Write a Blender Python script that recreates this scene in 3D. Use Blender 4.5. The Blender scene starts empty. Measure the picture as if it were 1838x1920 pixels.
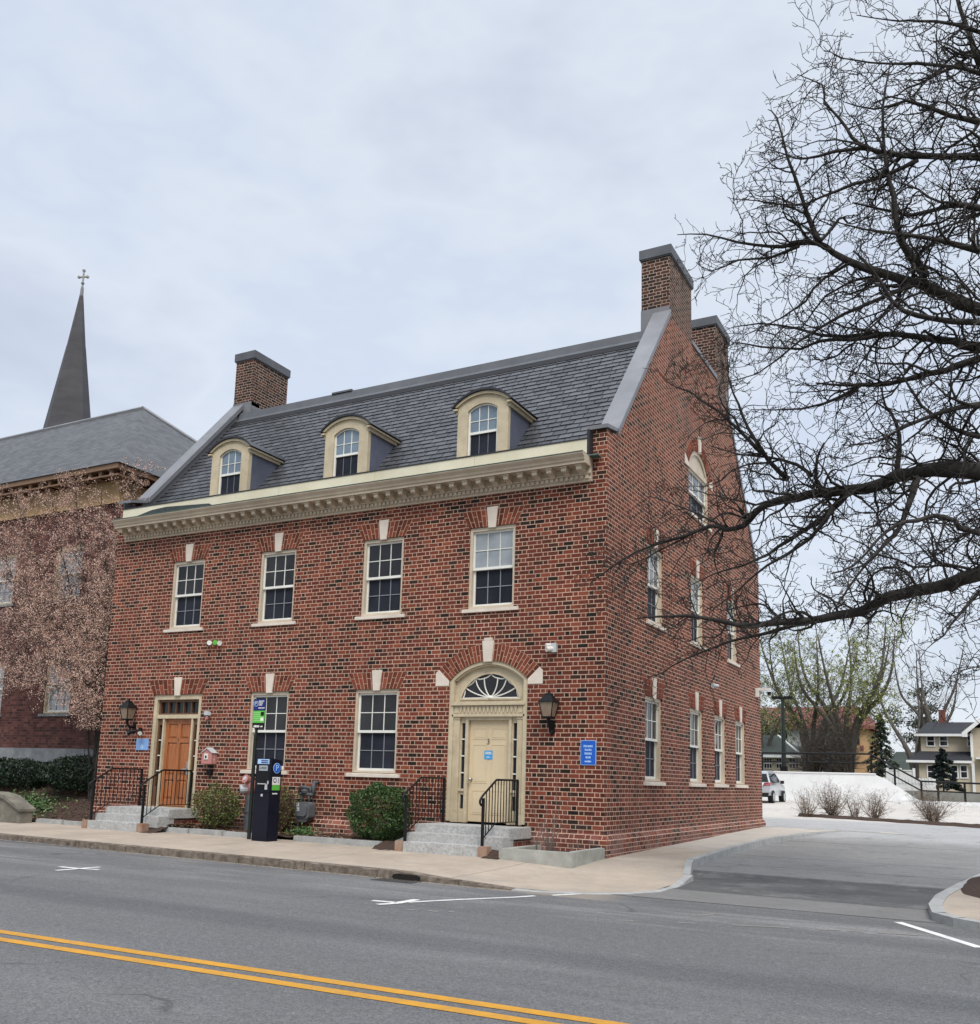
import bpy, bmesh, math, random
from mathutils import Vector, Matrix
from mathutils.geometry import tessellate_polygon
PI = math.pi
S = bpy.context.scene
COL = S.collection
rng = random.Random(11)
R = math.radians

# ------------------------------------------------------------------ camera
FPX, PX, PY, IW, IH = 1788.3, 900.5, 1172.0, 1838, 1920
YAW, PITCH, ROLL = R(28.718), R(9.187), R(1.691)
EYE = Vector((6.575, -17.030, 1.3966))
_cy, _sy, _cp, _sp = math.cos(YAW), math.sin(YAW), math.cos(PITCH), math.sin(PITCH)
FW = Vector((-_sy * _cp, _cy * _cp, _sp)); _r = Vector((_cy, _sy, 0)); _u = _r.cross(FW)
RT = _r * math.cos(ROLL) + _u * math.sin(ROLL); UP = _u * math.cos(ROLL) - _r * math.sin(ROLL)
cam = bpy.data.cameras.new('camera'); co = bpy.data.objects.new('camera', cam); COL.objects.link(co)
co.matrix_world = Matrix(((RT.x, UP.x, -FW.x, EYE.x), (RT.y, UP.y, -FW.y, EYE.y), (RT.z, UP.z, -FW.z, EYE.z), (0, 0, 0, 1)))
cam.sensor_fit = 'HORIZONTAL'; cam.sensor_width = 36; cam.lens = 36 * FPX / IW
cam.shift_x = (IW / 2 - PX) / IW; cam.shift_y = (PY - IH / 2) / IW
cam.clip_start = 0.1; cam.clip_end = 3000
S.camera = co

def ray(u, v): return FW + RT * ((u - PX) / FPX) - UP * ((v - PY) / FPX)
def aty(u, v, y):                       # where the sight line of a measured point meets the plane y
    d = ray(u, v); return EYE + d * ((y - EYE.y) / d.y)
def atd(u, v, depth): return EYE + ray(u, v) * depth
def G(y):                               # the lot climbs gently towards the back
    if y < 0: return .03
    if y < 13.4: return .03 + .015 * y
    return .231 + .0165 * (y - 13.4)
def atg(u, v, off=0.):
    d = ray(u, v); lo, hi = 1., 300.
    for _ in range(60):
        m = (lo + hi) / 2; p = EYE + d * m
        if p.z - G(p.y) - off > 0: lo = m
        else: hi = m
    return EYE + d * lo

# ------------------------------------------------------------------ mesh builder
ID = lambda u, d, z: (u, d, z)
SIDE = lambda u, d, z: (-d, u, z)       # the gable wall at x = 0, outward +x
class MB:
    def __init__(s, xf=None): s.v = []; s.f = []; s.m = []; s.r = []; s.xf = xf or ID
    def add(s, vs, fs, mi=0, rnd=None):
        n = len(s.v); s.v += [s.xf(*p) for p in vs]
        rr = rng.random() if rnd is None else rnd
        for f in fs: s.f.append([n + i for i in f]); s.m.append(mi); s.r.append(rr)
    def box(s, a0, a1, b0, b1, c0, c1, mi=0, rnd=None):
        s.add([(a0, b0, c0), (a1, b0, c0), (a1, b1, c0), (a0, b1, c0), (a0, b0, c1), (a1, b0, c1), (a1, b1, c1), (a0, b1, c1)],
              [(0, 3, 2, 1), (4, 5, 6, 7), (0, 1, 5, 4), (1, 2, 6, 5), (2, 3, 7, 6), (3, 0, 4, 7)], mi, rnd)
    def hexa(s, p, mi=0, rnd=None):     # eight points: bottom ring then top ring
        s.add(p, [(0, 3, 2, 1), (4, 5, 6, 7), (0, 1, 5, 4), (1, 2, 6, 5), (2, 3, 7, 6), (3, 0, 4, 7)], mi, rnd)
    def quad(s, a, b, c, d, mi=0, rnd=None): s.add([a, b, c, d], [(0, 1, 2, 3)], mi, rnd)
    def prism(s, poly, d0, d1, mi=0, holes=(), rnd=None):   # polygon in (u, z) swept along d, counter-clockwise seen from the front (-d)
        loops = [list(poly)] + [list(h) for h in holes]
        flat = [p for l in loops for p in l]; n = len(flat)
        tri = tessellate_polygon([[Vector((p[0], p[1], 0)) for p in l] for l in loops])
        vs = [(p[0], d0, p[1]) for p in flat] + [(p[0], d1, p[1]) for p in flat]
        fs = []
        for t in tri:
            a, b, c = [flat[i] for i in t]
            if (b[0] - a[0]) * (c[1] - a[1]) - (b[1] - a[1]) * (c[0] - a[0]) < 0: t = (t[0], t[2], t[1])
            fs.append(tuple(t)); fs.append((n + t[0], n + t[2], n + t[1]))
        k = 0
        for l in loops:
            q = len(l)
            ar = sum(l[i][0] * l[(i + 1) % q][1] - l[(i + 1) % q][0] * l[i][1] for i in range(q))
            outer = l is loops[0]
            for i in range(q):
                a, b = k + i, k + (i + 1) % q
                f = (a, n + a, n + b, b)
                if (ar > 0) != outer: f = f[::-1]
                fs.append(f)
            k += q
        s.add(vs, fs, mi, rnd)
    def xprism(s, prof, x0, x1, mi=0, rnd=None):            # profile in (y, z) swept along x
        n = len(prof); vs = [(x0, p[0], p[1]) for p in prof] + [(x1, p[0], p[1]) for p in prof]
        fs = [(i, (i + 1) % n, n + (i + 1) % n, n + i) for i in range(n)]
        tri = tessellate_polygon([[Vector((p[0], p[1], 0)) for p in prof]])
        fs += [tuple(t) for t in tri] + [tuple(n + i for i in t[::-1]) for t in tri]
        s.add(vs, fs, mi, rnd)
    def tube(s, pts, rad, n=6, mi=0, cap=True, rnd=None):
        pts = [Vector(p) for p in pts]; k = len(pts)
        if not hasattr(rad, '__len__'): rad = [rad] * k
        vs = []; ref = None
        for i, p in enumerate(pts):
            t = (pts[min(i + 1, k - 1)] - pts[max(i - 1, 0)])
            t = t.normalized() if t.length > 1e-9 else Vector((0, 0, 1))
            if ref is None: ref = t.orthogonal().normalized()
            a = (ref - t * ref.dot(t)); a = a.normalized() if a.length > 1e-6 else t.orthogonal().normalized()
            ref = a; b = t.cross(a)
            for j in range(n):
                q = 2 * PI * j / n; o = a * (math.cos(q) * rad[i]) + b * (math.sin(q) * rad[i])
                vs.append(tuple(p + o))
        fs = [(i * n + j, i * n + (j + 1) % n, (i + 1) * n + (j + 1) % n, (i + 1) * n + j) for i in range(k - 1) for j in range(n)]
        if cap: fs += [tuple(range(n))[::-1], tuple((k - 1) * n + j for j in range(n))]
        s.add(vs, fs, mi, rnd)
    def lathe(s, c, prof, n=12, mi=0):                      # profile (radius, z) turned about a vertical axis
        k = len(prof)
        vs = [(c[0] + r * math.cos(2 * PI * j / n), c[1] + r * math.sin(2 * PI * j / n), c[2] + z) for r, z in prof for j in range(n)]
        fs = [(i * n + j, i * n + (j + 1) % n, (i + 1) * n + (j + 1) % n, (i + 1) * n + j) for i in range(k - 1) for j in range(n)]
        fs += [tuple(range(n))[::-1], tuple((k - 1) * n + j for j in range(n))]
        s.add(vs, fs, mi)
    def disc(s, c, axis, r, th, n=16, mi=0):                # short cylinder, axis 'x' or 'y'
        a = Vector((1, 0, 0)) if axis == 'x' else Vector((0, 1, 0))
        s.tube([Vector(c) - a * th / 2, Vector(c) + a * th / 2], r, n, mi)
    def build(s, name, mats, parent=None, base=None, smooth=False, bevel=0):
        me = bpy.data.meshes.new(name)
        root = parent
        while root is not None and root.parent is not None: root = root.parent
        o = root.location if root is not None else Vector(base or (0, 0, 0))
        me.from_pydata([(p[0] - o[0], p[1] - o[1], p[2] - o[2]) for p in s.v], [], s.f)
        for m in (mats if isinstance(mats, (list, tuple)) else [mats]): me.materials.append(m)
        me.polygons.foreach_set('material_index', s.m)
        at = me.attributes.new('rnd', 'FLOAT', 'FACE'); at.data.foreach_set('value', s.r)
        if smooth: me.polygons.foreach_set('use_smooth', [True] * len(me.polygons))
        if bevel:
            bm = bmesh.new(); bm.from_mesh(me)
            bmesh.ops.remove_doubles(bm, verts=bm.verts, dist=1e-5)
            bmesh.ops.bevel(bm, geom=[e for e in bm.edges if e.is_manifold and e.calc_face_angle(0) > .5], offset=bevel, segments=2, affect='EDGES', clamp_overlap=True)
            bm.to_mesh(me); bm.free()
        me.update()
        ob = bpy.data.objects.new(name, me); COL.objects.link(ob)
        if parent is not None: ob.parent = parent
        else: ob.location = o
        return ob
def tag(o, label=None, cat=None, group=None, kind=None):
    for k, v in (('label', label), ('category', cat), ('group', group), ('kind', kind)):
        if v: o[k] = v
    return o
def thing(name, loc, label, cat, group=None):
    o = bpy.data.objects.new(name, None); COL.objects.link(o); o.location = loc
    o.empty_display_size = .2
    return tag(o, label, cat, group)
def dup(o, parent=None, delta=None):
    c = o.copy(); COL.objects.link(c); c.parent = parent
    if delta: c.location = o.location + Vector(delta)
    for ch in list(o.children): dup(ch, c)
    return c

# ------------------------------------------------------------------ materials
class NT:
    def __init__(s, name):
        s.mat = bpy.data.materials.new(name); s.mat.use_nodes = True; s.t = s.mat.node_tree; s.n = s.t.nodes; s.n.clear()
        s.out = s.n.new('ShaderNodeOutputMaterial'); s.b = s.n.new('ShaderNodeBsdfPrincipled'); s.l(s.b.outputs[0], s.out.inputs[0])
    def l(s, a, b): s.t.links.new(a, b)
    def put(s, sock, v):
        if hasattr(v, 'is_linked'): s.l(v, sock)
        else: sock.default_value = v
    def m(s, op, a, b=0., c=0.):
        n = s.n.new('ShaderNodeMath'); n.operation = op
        for i, x in enumerate((a, b, c)): s.put(n.inputs[i], x)
        return n.outputs[0]
    def mix(s, f, a, b, mode='MIX'):
        n = s.n.new('ShaderNodeMix'); n.data_type = 'RGBA'; n.blend_type = mode; n.clamp_factor = True
        s.put(n.inputs[0], f)
        for i, x in ((6, a), (7, b)): s.put(n.inputs[i], x if hasattr(x, 'is_linked') else (*x, 1.))
        return n.outputs[2]
    def noise(s, vec, scale, detail=5., rough=.6, out=0):
        n = s.n.new('ShaderNodeTexNoise'); s.l(vec, n.inputs['Vector']); n.inputs['Scale'].default_value = scale
        n.inputs['Detail'].default_value = detail; n.inputs['Roughness'].default_value = rough
        return n.outputs[out]
    def rng(s, x, a, b, c=0., d=1., smooth=False):
        n = s.n.new('ShaderNodeMapRange'); n.interpolation_type = 'SMOOTHSTEP' if smooth else 'LINEAR'
        s.put(n.inputs[0], x)
        for i, q in enumerate((a, b, c, d)): n.inputs[i + 1].default_value = q
        return n.outputs[0]
    def geo(s, k='Position'): return s.n.new('ShaderNodeNewGeometry').outputs[k]
    def sep(s, v):
        n = s.n.new('ShaderNodeSeparateXYZ'); s.l(v, n.inputs[0]); return n.outputs
    def comb(s, x, y, z):
        n = s.n.new('ShaderNodeCombineXYZ')
        for i, q in enumerate((x, y, z)): s.put(n.inputs[i], q)
        return n.outputs[0]
    def attr(s, k='rnd'):
        n = s.n.new('ShaderNodeAttribute'); n.attribute_name = k; return n.outputs['Fac']
    def white(s, v, out='Value'):
        n = s.n.new('ShaderNodeTexWhiteNoise'); n.noise_dimensions = '3D'; s.l(v, n.inputs[0]); return n.outputs[out]
    def ramp(s, f, stops, const=False):
        n = s.n.new('ShaderNodeValToRGB'); cr = n.color_ramp
        if const: cr.interpolation = 'CONSTANT'
        while len(cr.elements) < len(stops): cr.elements.new(.5)
        for e, (p, c) in zip(cr.elements, stops): e.position = p; e.color = (*c, 1.)
        s.l(f, n.inputs[0]); return n.outputs[0]
    def bump(s, h, strength=.3, dist=.01):
        n = s.n.new('ShaderNodeBump'); n.inputs['Strength'].default_value = strength; n.inputs['Distance'].default_value = dist
        s.l(h, n.inputs['Height']); s.l(n.outputs[0], s.b.inputs['Normal'])
    def fin(s, col, rough=.7, spec=.4, metal=0.):
        s.put(s.b.inputs['Base Color'], col if hasattr(col, 'is_linked') else (*col, 1.))
        s.put(s.b.inputs['Roughness'], rough); s.b.inputs['Specular IOR Level'].default_value = spec; s.b.inputs['Metallic'].default_value = metal
        return s.mat
def pm(name, c1, c2=None, scale=6., rough=.7, spec=.35, bump=0., bscale=60., rnd=0., metal=0., stretch=None):
    t = NT(name); p = t.geo()
    if stretch:
        n = t.n.new('ShaderNodeVectorMath'); n.operation = 'MULTIPLY'; t.l(p, n.inputs[0]); n.inputs[1].default_value = stretch; p = n.outputs[0]
    c2 = c2 or tuple(x * .8 for x in c1)
    col = t.mix(t.rng(t.noise(p, scale, 8., .65), .3, .7), c1, c2)
    kk = t.rng(t.noise(p, max(.35, scale * .14), 6., .7), .3, .72, 1.12, .84); col = t.mix(1., col, t.comb(kk, kk, kk), 'MULTIPLY')
    if rnd:
        k = t.rng(t.attr(), 0, 1, 1 - rnd, 1 + rnd)
        col = t.mix(1., col, t.comb(k, k, k), 'MULTIPLY')
    if bump: t.bump(t.noise(p, bscale, 4.), bump, .01)
    return t.fin(col, rough, spec, metal)

def flemish(name, pal, mortar, per=.332, ch=.0863, joint=.0068, stain=.12, eff=0.):
    t = NT(name); p = t.geo(); x, y, z = t.sep(p)[:3]
    nx = t.m('ABSOLUTE', t.sep(t.geo('True Normal'))[0])
    sel = t.m('GREATER_THAN', nx, .6)
    u = t.m('ADD', t.m('MULTIPLY', y, sel), t.m('MULTIPLY', x, t.m('SUBTRACT', 1., sel)))
    u = t.m('ADD', t.m('ADD', u, 60.), t.m('MULTIPLY', t.m('SUBTRACT', t.noise(p, 3.), .5), .012))
    zz = t.m('ADD', t.m('ADD', z, 10 * ch), t.m('MULTIPLY', t.m('SUBTRACT', t.noise(p, 2.2), .5), .012))
    zr = t.m('DIVIDE', zz, ch); row = t.m('FLOOR', zr); fz = t.m('FRACT', zr)
    par = t.m('MODULO', row, 2.)
    s_ = t.m('ADD', t.m('DIVIDE', u, per), t.m('MULTIPLY', par, .5))
    jit = t.m('MULTIPLY', t.m('SUBTRACT', t.white(t.comb(row, sel, 3.)), .5), .1)
    s_ = t.m('ADD', s_, jit)
    cell = t.m('FLOOR', s_); fu = t.m('FRACT', s_)
    H = t.m('GREATER_THAN', fu, .685)
    dS = t.m('MINIMUM', fu, t.m('SUBTRACT', .685, fu)); dH = t.m('MINIMUM', t.m('SUBTRACT', fu, .685), t.m('SUBTRACT', 1., fu))
    du = t.m('MULTIPLY', t.m('ADD', t.m('MULTIPLY', H, dH), t.m('MULTIPLY', t.m('SUBTRACT', 1., H), dS)), per)
    dz = t.m('MULTIPLY', t.m('MINIMUM', fz, t.m('SUBTRACT', 1., fz)), ch)
    d = t.m('MINIMUM', du, dz)
    d = t.m('ADD', d, t.m('MULTIPLY', t.m('SUBTRACT', t.noise(p, 45., 2.), .5), .004))
    mask = t.rng(d, joint - .0018, joint + .0018, smooth=True)
    idv = t.comb(t.m('ADD', t.m('MULTIPLY', cell, 2.), H), row, t.m('MULTIPLY', sel, 7.))
    w = t.white(idv); w2 = t.white(t.comb(row, cell, H))
    w = t.m('SUBTRACT', w, t.m('MULTIPLY', H, .07))
    # dark bricks come in loose patches
    w = t.m('ADD', w, t.m('MULTIPLY', t.m('SUBTRACT', t.noise(p, .45, 2.), .5), .5))
    brick = t.ramp(w, pal)
    k = t.m('MULTIPLY', t.rng(w2, 0, 1, .80, 1.2), t.rng(t.noise(p, 38., 4.), .25, .75, .8, 1.16))
    brick = t.mix(1., brick, t.comb(k, k, k), 'MULTIPLY')
    mcol = t.mix(t.rng(t.noise(p, 2.5), .35, .7), mortar, tuple(c * .7 for c in mortar))
    col = t.mix(mask, mcol, brick)
    st = t.rng(t.noise(p, .55, 6., .65), .35, .75, 1 + stain * .6, 1 - stain)
    col = t.mix(1., col, t.comb(st, st, st), 'MULTIPLY')
    sv = t.n.new('ShaderNodeVectorMath'); sv.operation = 'MULTIPLY'; t.l(p, sv.inputs[0]); sv.inputs[1].default_value = (1.7, 1.7, .16)
    k2 = t.rng(t.noise(sv.outputs[0], 1., 6., .7), .3, .75, 1.14, .80); col = t.mix(1., col, t.comb(k2, k2, k2), 'MULTIPLY')
    ll = t.m('MULTIPLY', t.rng(t.noise(p, .8, 7., .72), .60, .72), t.rng(t.noise(p, 9., 3.), .4, .6)); col = t.mix(t.m('MULTIPLY', ll, .20), col, (.42, .33, .28))
    tint = t.rng(t.noise(p, .3, 3.), .35, .65); col = t.mix(t.m('MULTIPLY', tint, .25), col, t.mix(1., col, (.80, .95, 1.08), 'MULTIPLY'))
    if eff:                             # lime bloom and splash dirt of the plinth courses
        e = t.m('MULTIPLY', t.rng(z, .1, .75, 1., 0.), t.rng(t.noise(p, 2.1, 7., .7), .42, .66))
        col = t.mix(t.m('MULTIPLY', e, eff), col, (.30, .21, .19))
    t.bump(t.m('ADD', t.m('MULTIPLY', mask, .8), t.m('MULTIPLY', t.noise(p, 70., 3.), .35)), .55, .008)
    return t.fin(col, .88, .2)

RED = [(0., (.021, .015, .012)), (.06, (.032, .020, .015)), (.14, (.075, .028, .019)), (.3, (.110, .031, .020)), (.55, (.137, .034, .0215)), (.8, (.172, .043, .0255)), (1., (.22, .062, .034))]
DRK = [(0., (.02, .015, .014)), (.3, (.045, .024, .019)), (.7, (.075, .033, .024)), (1., (.11, .045, .03))]
NBR = [(0., (.052, .028, .024)), (.3, (.092, .040, .033)), (.7, (.122, .052, .042)), (1., (.16, .072, .057))]
M = {}
M['brick'] = flemish('red_brick', RED, (.62, .415, .30), joint=.0070, eff=.6)
M['chim'] = flemish('dark_brick', DRK, (.42, .31, .24), joint=.008)
M['nbrick'] = flemish('purple_brick', NBR, (.16, .085, .08), per=.30, ch=.078, joint=.005)
M['archbrick'] = pm('arch_brick', (.195, .052, .029), (.13, .037, .022), 25., .88, .2, .4, 80., .45)
M['mortar'] = pm('mortar', (.60, .41, .30), (.46, .31, .23), 9., .9, .2)
M['stone'] = pm('cream_stone', (.70, .62, .53), (.60, .52, .44), 5., .75, .3, .15, 60.)
M['trim'] = pm('tan_paint', (.56, .475, .33), (.43, .36, .245), 4.5, .55, .4, .08, 40.)
M['tan2'] = pm('pale_tan_paint', (.60, .51, .395), (.48, .40, .30), 3., .5, .4)
M['door'] = pm('cream_door_paint', (.58, .475, .315), (.55, .44, .285), 1.6, .5, .4)
M['cream'] = pm('cream_gutter_paint', (.68, .635, .50), (.60, .54, .38), 1.2, .5, .4, .06, 9.)
M['white'] = pm('white_paint', (.76, .75, .70), (.68, .67, .61), 4., .45, .4)
M['grille'] = pm('grey_grille', (.23, .24, .26), (.19, .2, .22), 4., .5, .4)
M['screen'] = pm('insect_screen', (.012, .013, .020), (.030, .034, .046), 1.1, .6, .12)
M['reflpane'] = pm('painted_reflection_glass', (.27, .29, .31), (.04, .045, .05), .9, .08, .6)  # pale and dark patches: sky and tree reflections painted into the pane colour
M['pane'] = pm('dark_glass', (.004, .004, .005), (.032, .033, .036), .9, .04, .35)
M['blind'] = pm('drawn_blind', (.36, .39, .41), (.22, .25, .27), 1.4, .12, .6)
M['bluepane'] = pm('pale_glass', (.20, .265, .32), (.12, .165, .215), 1.4, .06, .8)
M['slate'] = pm('roof_slate', (.064, .065, .071), (.042, .043, .048), 5., .5, .4, .25, 40., .36)
M['under'] = pm('roof_underlay', (.012, .012, .014), None, 4., .8)
M['lead'] = pm('grey_metal_flashing', (.215, .215, .225), (.16, .162, .172), 1.6, .5, .4, .08, 5., 0., .15)
M['lead3'] = pm('weathered_lead', (.125, .13, .14), (.085, .09, .10), 1.6, .6, .3, .08, 5., 0., .1)
M['lead2'] = pm('dark_metal_edge', (.035, .036, .04), None, 3., .4, .5, 0, 1, 0, .3)
M['cheek'] = pm('painted_metal_cheek', (.14, .152, .20), (.095, .105, .145), 1.8, .4, .5, .05, 5., 0, .2)
M['copper'] = pm('green_copper', (.12, .2, .17), (.05, .075, .065), 9., .6, .4)
M['black'] = pm('black_metal', (.006, .006, .007), (.011, .011, .011), 20., .5, .22)
M['granite'] = pm('granite', (.50, .495, .48), (.26, .255, .24), 22., .8, .3, .35, 55.)
M['rust'] = pm('rusted_granite', (.27, .125, .075), (.33, .25, .19), 7., .85, .2, .3, 40.)
M['conc'] = pm('planter_concrete', (.40, .40, .365), (.26, .255, .22), 3., .85, .25, .25, 50.)
M['oldconc'] = pm('old_concrete', (.25, .225, .185), (.11, .105, .085), 3.4, .9, .2, .4, 25.)
M['kerbstone'] = pm('kerb_stone', (.24, .20, .16), (.075, .058, .046), 9., .95, .15, 1., 26.)
M['kerbnew'] = pm('granite_kerb', (.40, .40, .385), (.27, .27, .26), 7., .85, .25, .4, 40.)
M['soil'] = pm('bark_mulch', (.085, .055, .042), (.035, .024, .019), 26., .95, .15, 1., 45.)
M['wood'] = pm('varnished_wood', (.40, .145, .05), (.24, .078, .026), 3.2, .38, .45, .1, 30., 0, 0, (9., 9., .7))
M['woodb'] = pm('brown_wood', (.15, .075, .04), (.10, .05, .028), 3., .5, .4, 0, 1, 0, 0, (9., 9., .7))
M['bark'] = pm('grey_bark', (.062, .056, .050), (.022, .020, .018), 9., .9, .2, .8, 30.)
M['twig'] = pm('dark_twig', (.036, .031, .029), (.02, .018, .017), 4., .85, .2)
M['steel'] = pm('brushed_steel', (.5, .5, .5), None, 9., .3, .5, 0, 1, 0, .9)
# ================================================================== the brick building
XL = -13.8; YB = 13.4
CX = [-11.15, -8.26, -5.26, -2.53]                       # window axes
bld = thing('brick_building', (-6.9, 6.5, 0), 'three storey red brick building with a slate mansard roof, three dormers and tall chimneys', 'building')
def seg(c, hw, zs, rise, n=14):                           # points of a segmental arch from right to left
    Rr = (hw * hw + rise * rise) / (2 * rise); zc = zs + rise - Rr; a = math.asin(min(1., hw / Rr))
    if rise > hw: a = PI - a
    return [(c + Rr * math.sin(a * (1 - 2 * i / n)), zc + Rr * math.cos(a * (1 - 2 * i / n))) for i in range(n + 1)]
def rect(a, b, z0, z1): return [(a, z0), (b, z0), (b, z1), (a, z1)]
UH, LH = .54, .572
UZ0, UZ1, LZ0, LZ1 = 4.80, 6.62, 1.37, 3.26              # sill bottoms and heads
RC, LC = -2.54, -11.18                                    # door axes
front_holes = [rect(c - UH, c + UH, UZ0, UZ1) for c in CX] + [rect(c - LH, c + LH, LZ0, LZ1) for c in CX[1:3]]
front_holes.append([(RC - .9, .5), (RC + .9, .5)] + seg(RC, .9, 3.394, .4))
front_holes.append(rect(LC - .81, LC + .81, .5, 3.24))
w = MB(); w.prism([(XL, 0), (0, 0), (0, 7.9), (XL, 7.9)], 0, .3, 0, front_holes)
SY = [2.90, 6.2, 8.46, 10.72]; SU = [3.02, 6.36, 9.95]; AC = 6.6
side_holes = [rect(c - LH, c + LH, LZ0, LZ1) for c in SY] + [rect(c - UH, c + UH, UZ0, UZ1) for c in SU]
side_holes.append([(AC - .95, 8.1), (AC + .95, 8.1)] + seg(AC, .95, 9.42, .58))
def gable(y1, z1, y2, z2, yt, zt): return [(.3, 0), (YB, 0), (YB, y2), (yt, zt)]
side = [(.3, 0), (YB, 0), (YB, 8.42), (12.9, 8.5), (9.4, 12.75), (4.11, 12.75), (.58, 8.47), (.3, 8.36)]
w.xf = SIDE; w.prism(side, 0, .3, 0, side_holes)
w.xf = ID
w.box(-.3, -.001, -.001, .3, 7.9, 8.36); w.box(XL, XL + .3, -.001, .3, 7.9, 8.36)     # corner piers beside the cornice
lside = [(.3, 0), (YB, 0), (YB, 8.42), (12.9, 8.5), (9.1, 12.45), (3.85, 12.45), (.58, 8.6), (.3, 8.36)]
w.xf = lambda u, d, z: (XL + .3 - d, u, z); w.prism(lside, 0, .3, 0)
w.xf = ID; w.prism([(XL + .3, 0), (-.3, 0), (-.3, 8.2), (XL + .3, 8.2)], YB - .3, YB, 0)
# splayed plinth
for a, b in ((XL, LC - 1.0), (LC + 1.0, RC - 1.0), (RC + 1.0, .08)):
    w.xprism([(-.08, -.2), (-.002, -.2), (-.002, .46), (-.08, .33)], a, b)
w.xf = SIDE; w.add([(-.0, -.08, -.2), (YB + .08, -.08, -.2), (YB + .08, -.08, .33), (-.0, -.08, .33), (YB + .08, -.002, .46), (0., -.002, .46)],
                   [(0, 1, 2, 3), (3, 2, 4, 5)]); w.add([(YB + .08, -.08, -.2), (YB + .08, .3, -.2), (YB + .08, .3, .33), (YB + .08, -.08, .33)], [(0, 1, 2, 3)])
w.xf = ID
wall = w.build('wall', M['brick'], bld)
# dark inside behind the openings
w = MB(); w.box(XL + .32, -.32, .33, YB - .32, .3, 8.0)
w.build('interior', M['under'], bld)

def window(parent, c, hw, z0, z1, xf, up='pane', lo='screen', arch=0., sill=True, tan='tan2', deep=.14, name='window', cols=3, sillm='stone'):
    """Double hung window: casing mesh with sashes, panes and sill as its pieces."""
    zb = z0 + (.095 if sill else 0.)
    b = MB(xf); cw = .06
    if arch:
        b.prism([(c - hw, zb), (c + hw, zb)] + seg(c, hw, z1 - arch, arch), .035, deep + .03, 0, [[(c - hw + cw, zb + .03), (c + hw - cw, zb + .03)] + seg(c, hw - cw, z1 - arch, arch - .05)])
    else:
        b.prism(rect(c - hw, c + hw, zb, z1), .035, deep + .03, 0, [rect(c - hw + cw, c + hw - cw, zb + .045, z1 - .075)])
    cas = b.build(name, M[tan], parent)
    i0, i1, j0, j1 = c - hw + cw, c + hw - cw, zb + (.045 if not arch else .03), z1 - .075
    zm = j0 + (j1 - j0) * .5; fr = .043
    def sash(nm, a, bb, d, mt, bar, arched):
        q = MB(xf)
        if arched: q.prism([(i0, a), (i1, a)] + seg(c, i1 - c, z1 - arch, arch - .05), d, d + .035, 0, [[(i0 + fr, a + .055), (i1 - fr, a + .055)] + seg(c, i1 - c - fr, z1 - arch, arch - .09)])
        else: q.prism(rect(i0, i1, a, bb), d, d + .035, 0, [rect(i0 + fr, i1 - fr, a + .055, bb - .045)])
        s_ = q.build(nm, M['white'], cas)
        g = MB(xf); x0, x1, y0, y1 = i0 + fr, i1 - fr, a + .055, bb - .045
        for k in range(1, cols):
            u = x0 + (x1 - x0) * k / cols; g.box(u - .0085, u + .0085, d + .008, d + .03, y0, y1 + (arch * .35 if arched and cols == 3 else 0))
        zc = (y0 + y1) / 2; g.box(x0, x1, d + .0095, d + .0285, zc - .0085, zc + .0085)
        g.build('glazing_bars', M[bar], cas)
        p = MB(xf)
        if arched: p.prism([(x0 - .01, y0 - .01), (x1 + .01, y0 - .01)] + seg(c, x1 - c + .01, z1 - arch, arch - .08), d + .024, d + .03, 0)
        else: p.box(x0 - .01, x1 + .01, d + .024, d + .03, y0 - .01, y1 + .01)
        p.build('pane', M[mt], cas)
    sash('upper_sash', zm - .025, j1, deep - .055, up, 'white', arch > 0)
    sash('lower_sash', j0, zm + .02, deep - .012, lo, 'grille', False)
    if sill:
        q = MB(xf); q.hexa([(c - hw - .115, -.05, z0), (c + hw + .115, -.05, z0), (c + hw + .115, deep, z0), (c - hw - .115, deep, z0),
                            (c - hw - .115, -.05, z0 + .075), (c + hw + .115, -.05, z0 + .075), (c + hw + .115, deep, z0 + .095), (c - hw - .115, deep, z0 + .095)])
        q.build('sill', M[sillm], cas, bevel=.006)
    return cas
def lintel(parent, c, hw, z, xf, h=.36, tw=.155, bw=.10):
    b = MB(xf); n = 13; t = .20
    b.prism([(c - hw - .02, z), (c + hw + .02, z), (c + hw + t, z + h), (c - hw - t, z + h)], -.002, .02, 1)
    for k in range(n):
        f0, f1 = k / n, (k + 1) / n; e = .008
        lo = lambda f: c - hw - .02 + (2 * hw + .04) * f
        hi = lambda f: c - hw - t + (2 * hw + 2 * t) * f
        if abs((f0 + f1) / 2 - .5) < .06: continue
        cut = .34 if k % 2 else .66
        for a, bb in ((.0, cut), (cut, 1.)):
            P = lambda f, g: lo(f) + (hi(f) - lo(f)) * g
            za, zb2 = z + h * a + (.0 if a == 0 else .007), z + h * bb - (.0 if bb == 1 else .007)
            ga, gb = (za - z) / h, (zb2 - z) / h
            b.prism([(P(f0, ga) + e, za), (P(f1, ga) - e, za), (P(f1, gb) - e, zb2), (P(f0, gb) + e, zb2)], -.006, .015, 0)
    l = b.build('brick_lintel', [M['archbrick'], M['mortar']], parent)
    k = MB(xf); k.prism([(c - bw * .85, z - .035), (c + bw * .85, z - .035), (c + tw * .85, z + h + .055), (c - tw * .85, z + h + .055)], -.03, .03)
    k.build('keystone', M['stone'], parent, bevel=.004)
for i, c in enumerate(CX):
    wn = window(bld, c, UH, UZ0, UZ1, ID, up='blind' if i == 3 else 'pane'); lintel(wn, c, UH, UZ1, ID)
for c in CX[1:3]:
    wn = window(bld, c, LH, LZ0, LZ1, ID); lintel(wn, c, LH, LZ1, ID)
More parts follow.
